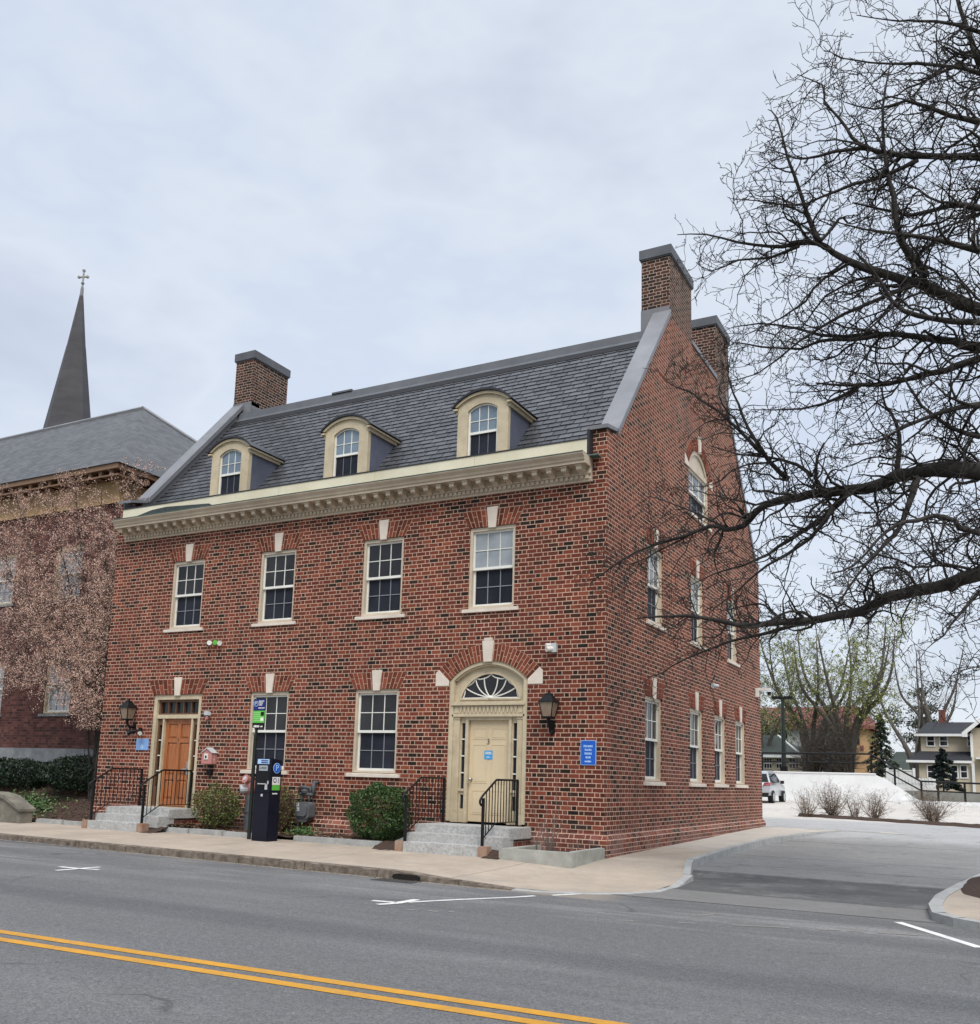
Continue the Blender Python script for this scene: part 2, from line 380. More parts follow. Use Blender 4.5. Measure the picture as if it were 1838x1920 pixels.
for i, c in enumerate(SY):
    wn = window(bld, c, LH, LZ0, LZ1, SIDE); lintel(wn, c, LH, LZ1, SIDE)
for i, c in enumerate(SU):
    wn = window(bld, c, UH, UZ0, UZ1, SIDE, up='reflpane'); lintel(wn, c, UH, UZ1, SIDE)
# gable window under its brick arch
def ring(parent, c, hw, zs, rise, th, xf, n=27, kw=.13, kh=.12, name='brick_arch'):
    Rr = (hw * hw + rise * rise) / (2 * rise); zc = zs + rise - Rr; A = math.asin(hw / Rr)
    P = lambda a, r: (c + r * math.sin(a), zc + r * math.cos(a))
    b = MB(xf); m = 20
    b.prism([P(A - 2 * A * i / m, Rr + th) for i in range(m + 1)][::1] + [P(-A + 2 * A * i / m, Rr) for i in range(m + 1)], -.002, .02, 1)
    for k in range(n):
        a0, a1 = -A + 2 * A * k / n, -A + 2 * A * (k + 1) / n
        cut = .36 if k % 2 else .64
        for g0, g1 in ((0, cut), (cut, 1.)):
            r0, r1 = Rr + th * g0 + (.007 if g0 else 0), Rr + th * g1 - (.007 if g1 < 1 else .004)
            ea, eb = .0075 / r0, .0075 / r1
            b.prism([P(a1 - ea, r0), P(a1 - eb, r1), P(a0 + eb, r1), P(a0 + ea, r0)], -.007, .015, 0)
    b.build(name, [M['archbrick'], M['mortar']], parent)
    k = MB(xf); k.prism([(c - kw * .75, zs + rise - .03), (c + kw * .75, zs + rise - .03), (c + kw * 1.08, zs + rise + th + kh - .06), (c - kw * 1.08, zs + rise + th + kh - .06)], -.045, .03)
    k.prism([(c - kw * .72, zs + rise + th + kh - .06), (c + kw * .72, zs + rise + th + kh - .06), (c + kw * .75, zs + rise + th + kh), (c - kw * .75, zs + rise + th + kh)], -.042, .03)
    k.build('keystone', M['stone'], parent, bevel=.004)
    for sg in (-1, 1):
        q = MB(xf); a = A
        p = [(c + sg * (hw + .33), zs - .10), (c + sg * (hw + .006), zs - .10), (c + sg * (hw + .006), zs), (c + sg * (Rr + th) * math.sin(a), zc + (Rr + th) * math.cos(a)), (c + sg * (hw + .33), zs + .17)]
        q.prism(p if sg < 0 else p[::-1], -.014, .03); q.build('impost', M['stone'], parent)
wn = window(bld, AC, .93, 8.1, 9.46, SIDE, up='reflpane')
q = MB(SIDE); q.prism([(AC - .945, 9.464), (AC + .945, 9.464)] + seg(AC, .945, 9.467, .53), .07, .16); A0 = seg(AC, .945, 9.467, .53); A1 = seg(AC, .80, 9.467, .42); q.prism(A0 + A1[::-1], .03, .069); q.build('tympanum', M['tan2'], wn); ring(wn, AC, .95, 9.42, .58, .30, SIDE, n=23, kw=.1)
q = MB(SIDE); q.box(AC - .88, AC + .88, .03, .15, 9.38, 9.5); q.build('transom', M['tan2'], wn)

# ---- right entrance
b = MB()
hole = [(RC - .665, 3.03), (RC + .665, 3.03)] + seg(RC, .665, 3.06, .47, 18)
b.prism([(RC - .9, 2.93), (RC + .9, 2.93)] + seg(RC, .9, 3.394, .4), .125, .16, 0, [hole])
def band(o, hw0, r0, hw1, r1, d0, d1):
    A0 = seg(RC, hw0, 3.394, r0, 18); A1 = seg(RC, hw1, 3.394, r1, 18)
    o.prism(A0 + A1[::-1], d0, d1)
band(b, .9, .4, .80, .325, .02, .13); band(b, .80, .325, .755, .29, .055, .13)
b.prism([(RC - .70, 3.0), (RC + .70, 3.0)] + seg(RC, .70, 3.06, .505, 18), .10, .126, 0, [hole])
for sg in (-1, 1):
    x0, x1 = sorted((RC + sg * .9, RC + sg * .80)); b.box(x0, x1, .02, .13, .55, 3.394)
    x0, x1 = sorted((RC + sg * .80, RC + sg * .66)); b.box(x0, x1, .06, .16, .68, 2.66); b.box(x0 - .012, x1 + .012, .045, .16, .53, .68); b.box(x0 - .01, x1 + .01, .048, .16, 2.60, 2.655)
    for k in range(3):
        u = x0 + .035 + .035 * k; b.box(u - .008, u + .008, .052, .062, .76, 2.52)
    x0, x1 = sorted((RC + sg * .525, RC + sg * .462)); b.box(x0, x1, .075, .17, .53, 2.655)
    x0, x1 = sorted((RC + sg * .66, RC + sg * .525)); b.box(x0, x1, .11, .17, .53, .80); b.box(x0, x1, .12, .17, 1.08, 1.18); b.box(x0, x1, .085, .12, 1.15, 1.20); b.box(x0, x1, .11, .17, 2.53, 2.655)
    b.box(x0, x0 + .028, .115, .17, .80, 2.53); b.box(x1 - .028, x1, .115, .17, .80, 2.53)
    for k in (1.52, 1.86, 2.2): b.box(x0 + .028, x1 - .028, .118, .16, k - .012, k + .012, 1)
b.box(RC - .46, RC + .46, .075, .17, 2.585, 2.655)
b.box(RC - .815, RC + .815, .05, .16, 2.66, 2.90); b.box(RC - .83, RC + .83, .02, .16, 2.655, 2.70); b.box(RC - .84, RC + .84, -.005, .16, 2.885, 2.925); b.box(RC - .82, RC + .82, .03, .16, 2.925, 2.965)
for k in range(15):
    u = RC - .63 + 1.26 * k / 14; b.prism([(u - .012, 2.735), (u + .012, 2.735), (u + .036, 2.865), (u - .036, 2.865)], .030, .052)
for sg in (-1, 1): b.prism([(RC + sg * .73 - .05, 2.73), (RC + sg * .73 + .05, 2.73), (RC + sg * .73 + .05, 2.86), (RC + sg * .73 - .05, 2.86)], .038, .052)
ent = b.build('door_surround', [M['trim'], M['white']], bld)
q = MB(); q.prism(hole, .15, .156); q.build('fanlight_pane', M['pane'], ent)
q = MB(); O = (RC, 3.045); D = .14
def bar(pts, r=.014): q.tube([(a, D, z) for a, z in pts], r, 6)
def bez(a, m_, e, n=8): return [((1 - t) ** 2 * a[0] + 2 * t * (1 - t) * m_[0] + t * t * e[0], (1 - t) ** 2 * a[1] + 2 * t * (1 - t) * m_[1] + t * t * e[1]) for t in [i / n for i in range(n + 1)]]
for sg in (-1, 1):
    X = lambda a, z: (RC + sg * a, 3.045 + z)
    bar(bez(X(0, 0), X(.155, .15), X(.155, .40))); bar(bez(X(0, 0), X(.33, .13), X(.355, .41))); bar(bez(X(0, 0), X(.40, .06), X(.62, .235)))
    bar(bez(X(0, .49), X(.06, .41), X(.155, .40))); bar(bez(X(.155, .40), X(.26, .36), X(.355, .41))); bar(bez(X(.355, .41), X(.42, .25), X(.62, .235))); bar(bez(X(.62, .235), X(.57, .12), X(.64, .0)))
q.tube([(RC - .66, D, 3.04), (RC + .66, D, 3.04)], .013, 6); q.lathe((RC, D, 3.03), [(.001, 0), (.06, 0), (.06, .03), (.02, .06), (.001, .06)], 10)
q.build('fanlight_tracery', M['white'], ent)
for sg in (-1, 1):
    q = MB(); x0, x1 = sorted((RC + sg * .65, RC + sg * .53)); q.box(x0, x1, .15, .156, .8, 2.55); q.build('sidelight', M['screen'], ent)
ring(ent, RC, .9, 3.394, .4, .345, ID, n=29, kw=.125, kh=.12)
d = MB(); d.box(RC - .455, RC + .455, .15, .20, .555, 2.585)
def panels(o, c, w2, rows, dd, g=.075, mi=0):
    for z0, z1 in rows:
        for sg in (-1, 1):
            x0, x1 = sorted((c + sg * (g * .55), c + sg * (w2 - g)))
            o.prism(rect(x0, x1, z0, z1), dd - .006, dd + .005, mi, [rect(x0 + .018, x1 - .018, z0 + .018, z1 - .018)])
            o.prism(rect(x0 + .035, x1 - .035, z0 + .035, z1 - .035), dd - .005, dd + .005, mi)
panels(d, RC, .455, ((2.2, 2.43), (1.32, 2.10), (.70, 1.18)), .15)
dr = d.build('front_door', M['door'], bld); dr['label'] = 'cream painted door under the fanlight'
q = MB(); q.tube([(RC - .39, .15, 1.39), (RC - .39, .10, 1.39), (RC - .39, .085, 1.39), (RC - .39, .055, 1.39)], [.03, .015, .035, .028], 12); q.build('door_knob', M['steel'], dr, smooth=True)
def text(body, size, mat, name, parent, pos, rx=90, rz=0, base=None, th=.002, align='CENTER'):
    cu = bpy.data.curves.new(name, 'FONT'); cu.body = body; cu.size = size; cu.align_x = align; cu.align_y = 'CENTER'; cu.extrude = th; cu.resolution_u = 3
    ob = bpy.data.objects.new(name, cu); COL.objects.link(ob)
    me = bpy.data.meshes.new_from_object(ob.evaluated_get(bpy.context.evaluated_depsgraph_get())); bpy.data.objects.remove(ob)
    me.transform(Matrix.Translation(pos) @ Matrix.Rotation(R(rz), 4, 'Z') @ Matrix.Rotation(R(rx), 4, 'X'))
    root = parent
    while root.parent is not None: root = root.parent
    me.transform(Matrix.Translation(-Vector(root.location))); me.name = name
    me.materials.clear(); me.materials.append(mat)
    o = bpy.data.objects.new(name, me); COL.objects.link(o); o.parent = parent
    return o
text('3', .17, M['black'], 'house_number', dr, (RC - .03, .148, 2.15))

# ---- left entrance
b = MB(); c = LC
b.prism(rect(c - .81, c + .81, .5, 3.24), .03, .20, 0, [rect(c - .70, c + .70, .52, 3.12)])
b.box(c - .70, c + .70, .06, .20, 2.655, 2.75); b.prism(rect(c - .70, c + .70, 2.75, 3.12), .10, .2, 1, [rect(c - .64, c + .64, 2.79, 3.06)])
for k in range(1, 5): b.box(c - .64 + 1.28 * k / 5 - .012, c - .64 + 1.28 * k / 5 + .012, .105, .19, 2.79, 3.06, 1)
for sg in (-1, 1):
    x0, x1 = sorted((c + sg * .455, c + sg * .505)); b.box(x0, x1, .07, .2, .52, 2.655)
    x0, x1 = sorted((c + sg * .505, c + sg * .70)); b.prism(rect(x0, x1, .52, 2.655), .11, .2, 1, [rect(x0 + .05, x1 - .045, 1.0, 2.5)])
    for k in range(1, 4): b.box(x0 + .05, x1 - .045, .12, .18, 1. + 1.5 * k / 4 - .012, 1. + 1.5 * k / 4 + .012, 2)
le = b.build('doorway_casing', [M['trim'], M['woodb'], M['white']], bld)
q = MB(); q.box(c - .66, c + .66, .165, .17, 2.77, 3.08); q.box(c - .68, c - .52, .165, .17, .98, 2.55); q.box(c + .52, c + .68, .165, .17, .98, 2.55); q.build('doorway_panes', M['pane'], le)
lintel(le, c, .81, 3.245, ID)
d = MB(); dpan = [(sg, z0, z1) for z0, z1 in ((2.16, 2.53), (1.28, 2.07), (.70, 1.17)) for sg in (-1, 1)]
d.box(c - .453, c + .453, .172, .21, .535, 2.65)
d.prism(rect(c - .453, c + .453, .535, 2.65), .145, .1719, 0, [rect(*sorted((c + sg * .055, c + sg * .355)), z0, z1) for sg, z0, z1 in dpan])
for sg, z0, z1 in dpan:
    x0, x1 = sorted((c + sg * .055, c + sg * .355))
    d.hexa([(x0 + .06, .152, z0 + .06), (x1 - .06, .152, z0 + .06), (x1 - .025, .1715, z0 + .025), (x0 + .025, .1715, z0 + .025), (x0 + .06, .152, z1 - .06), (x1 - .06, .152, z1 - .06), (x1 - .025, .1715, z1 - .025), (x0 + .025, .1715, z1 - .025)])
wd = d.build('wooden_door', M['wood'], bld); wd['label'] = 'varnished orange brown panelled door'
q = MB(); q.box(c + .34, c + .42, .135, .15, 1.30, 1.62); q.box(c + .25, c + .40, .09, .115, 1.42, 1.45); q.box(c + .375, c + .4, .1, .15, 1.42, 1.45); q.build('door_handle', M['steel'], wd)
text('5', .10, M['black'], 'house_number', wd, (c, .146, 2.14))

# ---- cornice, gutter, roof
x0, x1 = XL + .305, -.305
b = MB()
b.xprism([(-.002, 7.30), (-.05, 7.30), (-.06, 7.325), (-.05, 7.345), (-.07, 7.35), (-.07, 7.43), (-.10, 7.435), (-.12, 7.46), (-.10, 7.475), (-.10, 7.585), (-.38, 7.585), (-.40, 7.575), (-.41, 7.575), (-.41, 7.625),
          (-.44, 7.64), (-.455, 7.68), (-.50, 7.72), (-.52, 7.745), (-.52, 7.77), (-.002, 7.80)][::-1], x0, x1)
n = 122
for k in range(n):
    u = x0 + .03 + (x1 - x0 - .06) * (k + .5) / n; b.box(u - .031, u + .031, -.105, -.069, 7.355, 7.425)
n = 41
for k in range(n):
    u = x0 + .16 + (x1 - x0 - .32) * k / (n - 1)
    b.box(u - .075, u + .075, -.365, -.10, 7.545, 7.585)
    b.xprism([(-.345, 7.547), (-.345, 7.485), (-.32, 7.465), (-.22, 7.475), (-.13, 7.425), (-.101, 7.425), (-.101, 7.547)], u - .055, u + .055)
cor = b.build('cornice', M['tan2'], bld)
q = MB(); q.box(x0 - .0, x1 + .0, -.535, .0, 7.772, 7.784); q.box(-.31, -.12, -.20, .0, 7.775, 7.80)
q.build('cornice_capping', M['copper'], cor)
q = MB()
for a, bb in ((x0 + .02, -11.1), (-11.095, -8.2), (-8.195, -5.45), (-5.445, -2.9), (-2.895, x1 - .05)): q.box(a, bb, -.20, -.17, 7.80, 8.13)
q.box(x0 + .02, x1 - .05, -.17, .45, 7.80, 7.83)
gut = q.build('gutter_fascia', M['cream'], bld)
q = MB(); q.box(x0 + .02, x1 - .05, -.215, -.165, 8.131, 8.155); q.box(x1 - .05, x1 + .004, -.19, .3, 7.80, 8.33); q.box(x0 - .004, x0 + .05, -.19, .3, 7.80, 8.33); q.build('gutter_lip', M['lead2'], gut)
M['wflash'] = pm('weathered_flashing', (.05, .06, .058), (.025, .032, .032), 3., .5)
for pl_ in ([(x0 + .06, 7.795), (x0 + 1.60, 7.795), (x0 + 1.60, 8.03), (x0 + 1.1, 8.0)], [(x0 + 1.62, 7.795), (x0 + 3.2, 7.795), (x0 + 3.2, 7.90), (x0 + 3.1, 7.95), (x0 + 1.62, 8.03)]):
    q = MB(); q.prism(pl_, -.235, -.202); q.build('loose_flashing', M['wflash'], gut)
RZ = lambda y: 8.30 + 1.175 * (y - .58)
SL = math.atan(1.175); LEN = (3.72 - .1) / math.cos(SL)
b = MB(); b.hexa([(x0, .1, RZ(.1) - .05), (x1, .1, RZ(.1) - .05), (x1, 3.72, RZ(3.72) - .05), (x0, 3.72, RZ(3.72) - .05)] + [(x0, .1, RZ(.1)), (x1, .1, RZ(.1)), (x1, 3.72, RZ(3.72)), (x0, 3.72, RZ(3.72))])
b.quad((x0, 3.7, RZ(3.7) - .02), (x1, 3.7, RZ(3.7) - .02), (x1, 6.7, RZ(3.7) + .25), (x0, 6.7, RZ(3.7) + .25)); b.quad((x0, 6.7, RZ(3.7) + .25), (x1, 6.7, RZ(3.7) + .25), (x1, 9.7, RZ(3.7) - .02), (x0, 9.7, RZ(3.7) - .02))
b.quad((x0, 9.7, RZ(3.7)), (x1, 9.7, RZ(3.7)), (x1, YB - .1, RZ(.1)), (x0, YB - .1, RZ(.1)))
roof = b.build('roof', M['under'], bld)
ct, sn = math.cos(SL), math.sin(SL); expo = .197
def on_roof(u, s, h): return (u, .1 + s * ct - h * sn, RZ(.1) + s * sn + h * ct)
b = MB(); rows = int(LEN / expo) + 1
for r in range(rows):
    s0 = r * expo; s1 = min(s0 + expo * 1.12, LEN + .02); u = x0 + .01 - (.17 if r % 2 else 0)
    while u < x1:
        wd2 = .325 + rng.uniform(-.012, .012); a, e = max(u, x0 + .01), min(u + wd2 - .019, x1 - .01)
        if e - a > .03:
            j = rng.uniform(-.006, .006); h0, h1 = .023 + rng.uniform(0, .006), .004
            b.hexa([on_roof(a, s0 + j, h0 - .020), on_roof(e, s0 + j, h0 - .020), on_roof(e, s1, h1 - .003), on_roof(a, s1, h1 - .003), on_roof(a, s0 + j, h0), on_roof(e, s0 + j, h0), on_roof(e, s1, h1), on_roof(a, s1, h1)])
        u += wd2
b.build('slates', M['slate'], roof)
q = MB(); q.xprism([(3.60, RZ(3.6) - .03), (3.58, RZ(3.6) + .02), (3.70, RZ(3.72) + .02), (3.76, RZ(3.72) + .25), (3.82, RZ(3.72) + .25), (3.82, RZ(3.7) - .05)], x0, x1)
q.box(-9.9, -9.2, 3.72, 3.86, RZ(3.72) + .24, RZ(3.72) + .29)
q.build('ridge_flashing', M['lead3'], roof)
q = MB(); q.xprism([(3.46, RZ(3.46) + .0), (3.44, RZ(3.44) + .05), (3.585, RZ(3.6) + .03), (3.70, RZ(3.72) + .012), (3.70, RZ(3.72) - .03)], x0, x1); q.build('ridge_shadow_strip', M['under'], roof)  # black strip that paints the shadow line below the ridge flashing
# stepped metal copings of both gables
def coping(xa, xb, y1, z1, y2, z2, shoulder):
    b = MB(); t = .06
    b.hexa([(xa, -.07, 8.362), (xb, -.07, 8.362), (xb, y1 - .08, shoulder), (xa, y1 - .08, shoulder), (xa, -.07, 8.44), (xb, -.07, 8.44), (xb, y1 - .02, shoulder + .08), (xa, y1 - .02, shoulder + .08)])
    def slope(ya, za, yb, zb):
        b.hexa([(xa, ya, za - .10), (xb, ya, za - .10), (xb, yb, zb - .10), (xa, yb, zb - .10), (xa, ya, za + t), (xb, ya, za + t), (xb, yb, zb + t), (xa, yb, zb + t)])
    slope(y1, z1, y2, z2); cpg = b.build('gable_coping', M['lead'], bld)
    b = MB(); slope2 = b; b.hexa([(xa, 9.42, 12.58), (xb, 9.42, 12.58), (xb, 12.95, 8.32), (xa, 12.95, 8.32), (xa, 9.42, 12.82), (xb, 9.42, 12.82), (xb, 12.95, 8.56), (xa, 12.95, 8.56)]); b.build('gable_coping', M['lead'], bld)
    b = MB(); b.box(xa, xb, 5.98, 8.42, 12.752, 12.86); b.build('parapet_coping', M['lead'], bld)
coping(-.42, .035, .56, 8.50, 4.118, 12.78, 8.46); coping(XL - .035, XL + .42, .56, 8.63, 3.846, 12.50, 8.5)
q = MB()
for xa, xb in ((XL + .303, XL + .345),): q.hexa([(xa, .4, RZ(.4)), (xb, .4, RZ(.4)), (xb, 3.7, RZ(3.7)), (xa, 3.7, RZ(3.7)), (xa, .4, RZ(.4) + .42), (xb, .4, RZ(.4) + .42), (xb, 3.7, RZ(3.7) + .42), (xa, 3.7, RZ(3.7) + .42)])
q.build('step_flashing', M['lead'], roof)
def chimney(xa, xb, ya, yb, zb, zt, ap):
    b = MB(); b.box(xa, xb, ya, yb, zb, zt); ch = b.build('chimney', M['chim'], bld)
    q = MB(); q.box(xa - .05, xb + .05, ya - .05, yb + .05, zt + .001, zt + .245); q.box(xa - .03, xb + .03, ya - .03, yb + .03, zt - .03, zt + .0)
    q.build('chimney_cap', M['lead3'], ch)
    if ap is not None:
        q = MB(); q.box(xa - .012, xb - (.0 if xb < -1 else .008), ya - .014, ya + .35, ap - 1.9, ap); q.box(xa - .2, xa + .1, ya + .05, yb, ap - 1.9, ap - .62); q.box(xb - .1, xb + (.012 if xb < -1 else -.02), ya, yb, ap - 1.2, ap - .12); q.build('chimney_flashing', M['lead'], ch)
chimney(-.72, .003, 4.12, 5.98, 12.74, 14.30, 12.95); chimney(-.72, .003, 8.42, 9.85, 12.2, 14.42, None)
chimney(XL - .004, XL + .72, 3.86, 5.45, 11.3, 14.02, 12.62); chimney(XL - .004, XL + .72, 8.0, 9.4, 11.3, 14.1, None)
# ---- dormers
def dormer(c):
    hw, zs, rise, yf = .625, 9.52, .22, .35
    yb = lambda z: .58 + (z - 8.30) / 1.175
    b = MB(); hol = [(c - .37, 7.6), (c + .37, 7.6)] + seg(c, .37, 9.40, .14)
    b.prism([(c - hw, 7.6), (c + hw, 7.6)] + seg(c, hw, zs, rise), yf, yf + .12, 0, [hol])
    b.box(c + hw - .06, c + hw + .004, yf + .001, yf + .10, 7.7, zs)
    r1 = seg(c, hw, zs, rise); r2 = seg(c, hw + .07, zs + .01, rise + .05); b.prism(r2 + r1[::-1], yf - .05, yf)
    dm = b.build('dormer', M['trim'], bld)
    for sg in (-1, 1):
        q = MB(); x = c + sg * (hw - .004)
        p = [(yf + .1, 7.6), (yb(7.6) + .3, 7.6), (yb(9.55), 9.55), (yf + .1, 9.55)]
        q.xprism(p, *sorted((x, x - sg * .05))); q.build('dormer_cheek', M['cheek'], dm)
    q = MB(); n = 14
    A = seg(c, hw + .10, zs - .02, rise + .09, n); B = seg(c, hw + .13, zs - .01, rise + .135, n)
    vs = [(a[0], yf - .09, a[1]) for a in A] + [(a[0], yf - .09, a[1]) for a in B] + [(a[0], yb(a[1]) + .05, a[1]) for a in A] + [(a[0], yb(a[1]) + .05, a[1]) for a in B]
    m_ = n + 1
    fs = []
    for i in range(n): fs += [(i, i + 1, m_ + i + 1, m_ + i), (m_ + i, m_ + i + 1, 3 * m_ + i + 1, 3 * m_ + i), (i + 1, i, 2 * m_ + i, 2 * m_ + i + 1)]
    fs += [(0, m_, 3 * m_, 2 * m_), (n, 2 * m_ + n, 3 * m_ + n, m_ + n)]
    q.add(vs, fs); q.build('dormer_hood', M['lead2'], dm)
    for sg in (-1, 1):
        q = MB()
        for o, t0, t1 in ((.095, -.075, -.035), (.045, -.15, -.10)):
            x = c + sg * (hw + o); xi = c + sg * (hw - .01); xs = sorted((x, xi))
            q.box(*xs, yf - .06 if o > .05 else yf, yb(zs) - .02, zs + t0, zs + t1)
        q.box(*sorted((c + sg * (hw - .01), c + sg * (hw + .05))), yf + .01, yb(zs) - .03, zs - .11, zs - .06); q.build('dormer_eave', M['trim'], dm)
    # window
    q = MB(); fr = .035
    q.prism([(c - .37, 7.9), (c + .37, 7.9)] + seg(c, .37, 9.40, .14), yf + .05, yf + .09, 0, [[(c - .33, 8.92), (c + .33, 8.92)] + seg(c, .33, 9.39, .115), rect(c - .325, c + .325, 7.95, 8.865)])
    q.build('dormer_sash', M['white'], dm)
    q = MB()
    for k in (-1, 1): q.box(c + k * .11 - .008, c + k * .11 + .008, yf + .06, yf + .085, 8.92, 9.48)
    q.box(c - .33, c + .33, yf + .062, yf + .083, 9.16, 9.175); q.build('glazing_bars', M['white'], dm)
    q = MB(); q.prism([(c - .34, 8.9), (c + .34, 8.9)] + seg(c, .34, 9.39, .13), yf + .075, yf + .08); q.build('upper_pane', M['bluepane'], dm)
    q = MB(); q.box(c - .33, c + .33, yf + .085, yf + .09, 7.95, 8.87); q.build('lower_pane', M['screen'], dm)
    q = MB()
    for k in (-1, 1): q.box(c + k * .11 - .006, c + k * .11 + .006, yf + .08, yf + .084, 7.95, 8.87)
    q.box(c - .325, c + .325, yf + .079, yf + .083, 8.4, 8.412); q.build('screen_bars', M['grille'], dm)
for c in (-10.36, -6.71, -3.04): dormer(c)
# ================================================================== ground, road, pavements
def clamp(x, a=0., b=1.): return max(a, min(b, x))
def smooth(a, b, x): t = clamp((x - a) / (b - a)); return t * t * (3 - 2 * t)
def sz(x, y): return G(y) - .17 * clamp((x + 1.5) / 2.1) * clamp(-y / 2.5) - .025 * clamp((-x - 6) / 6) * clamp((-y - 1) / 3) - .06 * clamp((-y - 1.2) / 2.9) * clamp((-x + .6) / 1.6)
def lot(y): return G(y) - .145 - .03 * smooth(1., -1., y) + .148 * smooth(8.5, 13., y)
KY = lambda x: -4.5 - .064 * x
RD = -.15
def atz(u, v, z): d = ray(u, v); return EYE + d * ((z - EYE.z) / d.z)

t = NT('road_asphalt'); p = t.geo(); x, y, z = t.sep(p)[:3]
n = t.n.new('ShaderNodeVectorMath'); n.operation = 'MULTIPLY'; t.l(p, n.inputs[0]); n.inputs[1].default_value = (.12, 1., 1.)
streak = t.noise(n.outputs[0], 1.1, 5., .6); big = t.noise(p, .35, 4.); fine = t.noise(p, 62., 2., .85); grit = t.noise(p, 19., 4., .75)
c = t.mix(t.rng(streak, .3, .7), (.092, .092, .094), (.152, .151, .149)); c = t.mix(t.rng(big, .42, .62), c, (.118, .117, .116))
# older lanes worn pale, tyre tracks rubbed dark
trk = t.m('MULTIPLY', t.rng(t.m('ABSOLUTE', t.m('SUBTRACT', t.m('ADD', y, t.m('MULTIPLY', t.m('SUBTRACT', big, .5), .5)), -8.9)), .15, .55, 1., 0., True), .55)
c = t.mix(trk, c, (.080, .081, .084))
vor = t.n.new('ShaderNodeTexVoronoi'); vor.feature = 'DISTANCE_TO_EDGE'; vor.inputs['Scale'].default_value = .22
wv = t.n.new('ShaderNodeVectorMath'); wv.operation = 'ADD'; t.l(p, wv.inputs[0]); nn = t.n.new('ShaderNodeTexNoise'); nn.inputs['Scale'].default_value = 1.4; nn.inputs['Detail'].default_value = 6.; t.l(p, nn.inputs['Vector']); t.l(nn.outputs['Color'], wv.inputs[1]); t.l(wv.outputs[0], vor.inputs['Vector'])
crk = t.m('MULTIPLY', t.rng(vor.outputs['Distance'], .002, .009, 1., 0.), t.rng(t.noise(p, .5, 3.), .52, .62)); c = t.mix(t.m('MULTIPLY', crk, .6), c, (.05, .05, .05))
scf = t.rng(t.noise(n.outputs[0], 6.5, 4., .75), .70, .74); c = t.mix(t.m('MULTIPLY', scf, .55), c, (.055, .055, .055))
pal = t.rng(t.noise(p, 2.8, 7., .8), .60, .70); c = t.mix(t.m('MULTIPLY', pal, .28), c, (.27, .265, .25))
e = t.m('MULTIPLY', t.rng(y, -7.2, -6.0, 0., 1., True), t.rng(t.noise(n.outputs[0], 2.3, 6., .7), .5, .72)); c = t.mix(t.m('MULTIPLY', e, .55), c, (.27, .26, .25))
k = t.m('MULTIPLY', t.rng(fine, .25, .75, .5, 1.58), t.rng(grit, .28, .72, .80, 1.2)); c = t.mix(1., c, t.comb(k, k, k), 'MULTIPLY')
t.bump(t.m('ADD', fine, grit), .5, .006); gd = t.m('SUBTRACT', t.m('SUBTRACT', -4.5, t.m('MULTIPLY', x, .064)), y)
gm_ = t.m('MULTIPLY', t.rng(t.m('ADD', gd, t.m('MULTIPLY', t.noise(p, 4., 6., .7), .22)), .14, .26, 1., 0.), t.rng(t.m('SUBTRACT', x, 1.5), 0., .5, 1., 0.))
c = t.mix(t.m('MULTIPLY', gm_, .8), c, t.mix(t.noise(p, 60., 3.), (.34, .29, .23), (.16, .135, .11)))
M['asphalt'] = t.fin(c, .88, .14)

t = NT('driveway_asphalt'); p = t.geo(); x, y, z = t.sep(p)[:3]
big = t.noise(p, .6, 6., .65); fine = t.noise(p, 48., 3., .85); wob = t.m('ADD', y, t.m('ADD', t.m('MULTIPLY', t.m('SUBTRACT', t.noise(p, 1.2, 7., .7), .5), .32), t.m('MULTIPLY', x, .02)))
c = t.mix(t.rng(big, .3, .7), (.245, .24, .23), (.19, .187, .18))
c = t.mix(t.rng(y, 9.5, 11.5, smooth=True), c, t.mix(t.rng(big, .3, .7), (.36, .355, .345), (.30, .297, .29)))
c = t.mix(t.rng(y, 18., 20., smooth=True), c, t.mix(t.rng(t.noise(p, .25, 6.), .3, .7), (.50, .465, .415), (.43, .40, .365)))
pat = t.m('MULTIPLY', t.rng(wob, -2.56, -2.50), t.m('MULTIPLY', t.rng(wob, .40, .62, 1., 0.), t.rng(t.noise(p, 1.1, 6., .7), .36, .5, .55, 1.)))
c = t.mix(pat, c, t.mix(t.rng(t.noise(p, .8, 5.), .32, .68), (.07, .07, .072), (.12, .118, .115)))
c = t.mix(t.m('MULTIPLY', t.rng(t.noise(p, 1.7, 7., .7), .55, .68), .5), c, (.11, .108, .105)); c = t.mix(t.m('MULTIPLY', t.rng(t.noise(p, 3.1, 7., .7), .6, .7), .4), c, (.34, .33, .31)); c = t.mix(t.rng(wob, -2.55, -2.52, 1., 0.), c, t.mix(t.rng(big, .3, .7), (.145, .142, .136), (.19, .185, .178)))
for yy, wd_ in ((2.1, .014), (4.3, .02), (-2.53, .02), (9.4, .018)):
    crk = t.rng(t.m('ABSOLUTE', t.m('SUBTRACT', wob, yy)), wd_ * .5, wd_ * 2.6, 1., 0.); c = t.mix(t.m('MULTIPLY', crk, .75), c, (.06, .06, .06))
k = t.m('MULTIPLY', t.rng(fine, .25, .75, .66, 1.36), t.rng(t.noise(p, 11., 5., .75), .3, .7, .88, 1.12)); c = t.mix(1., c, t.comb(k, k, k), 'MULTIPLY'); t.bump(fine, .4, .005); M['drive'] = t.fin(c, .9, .12)

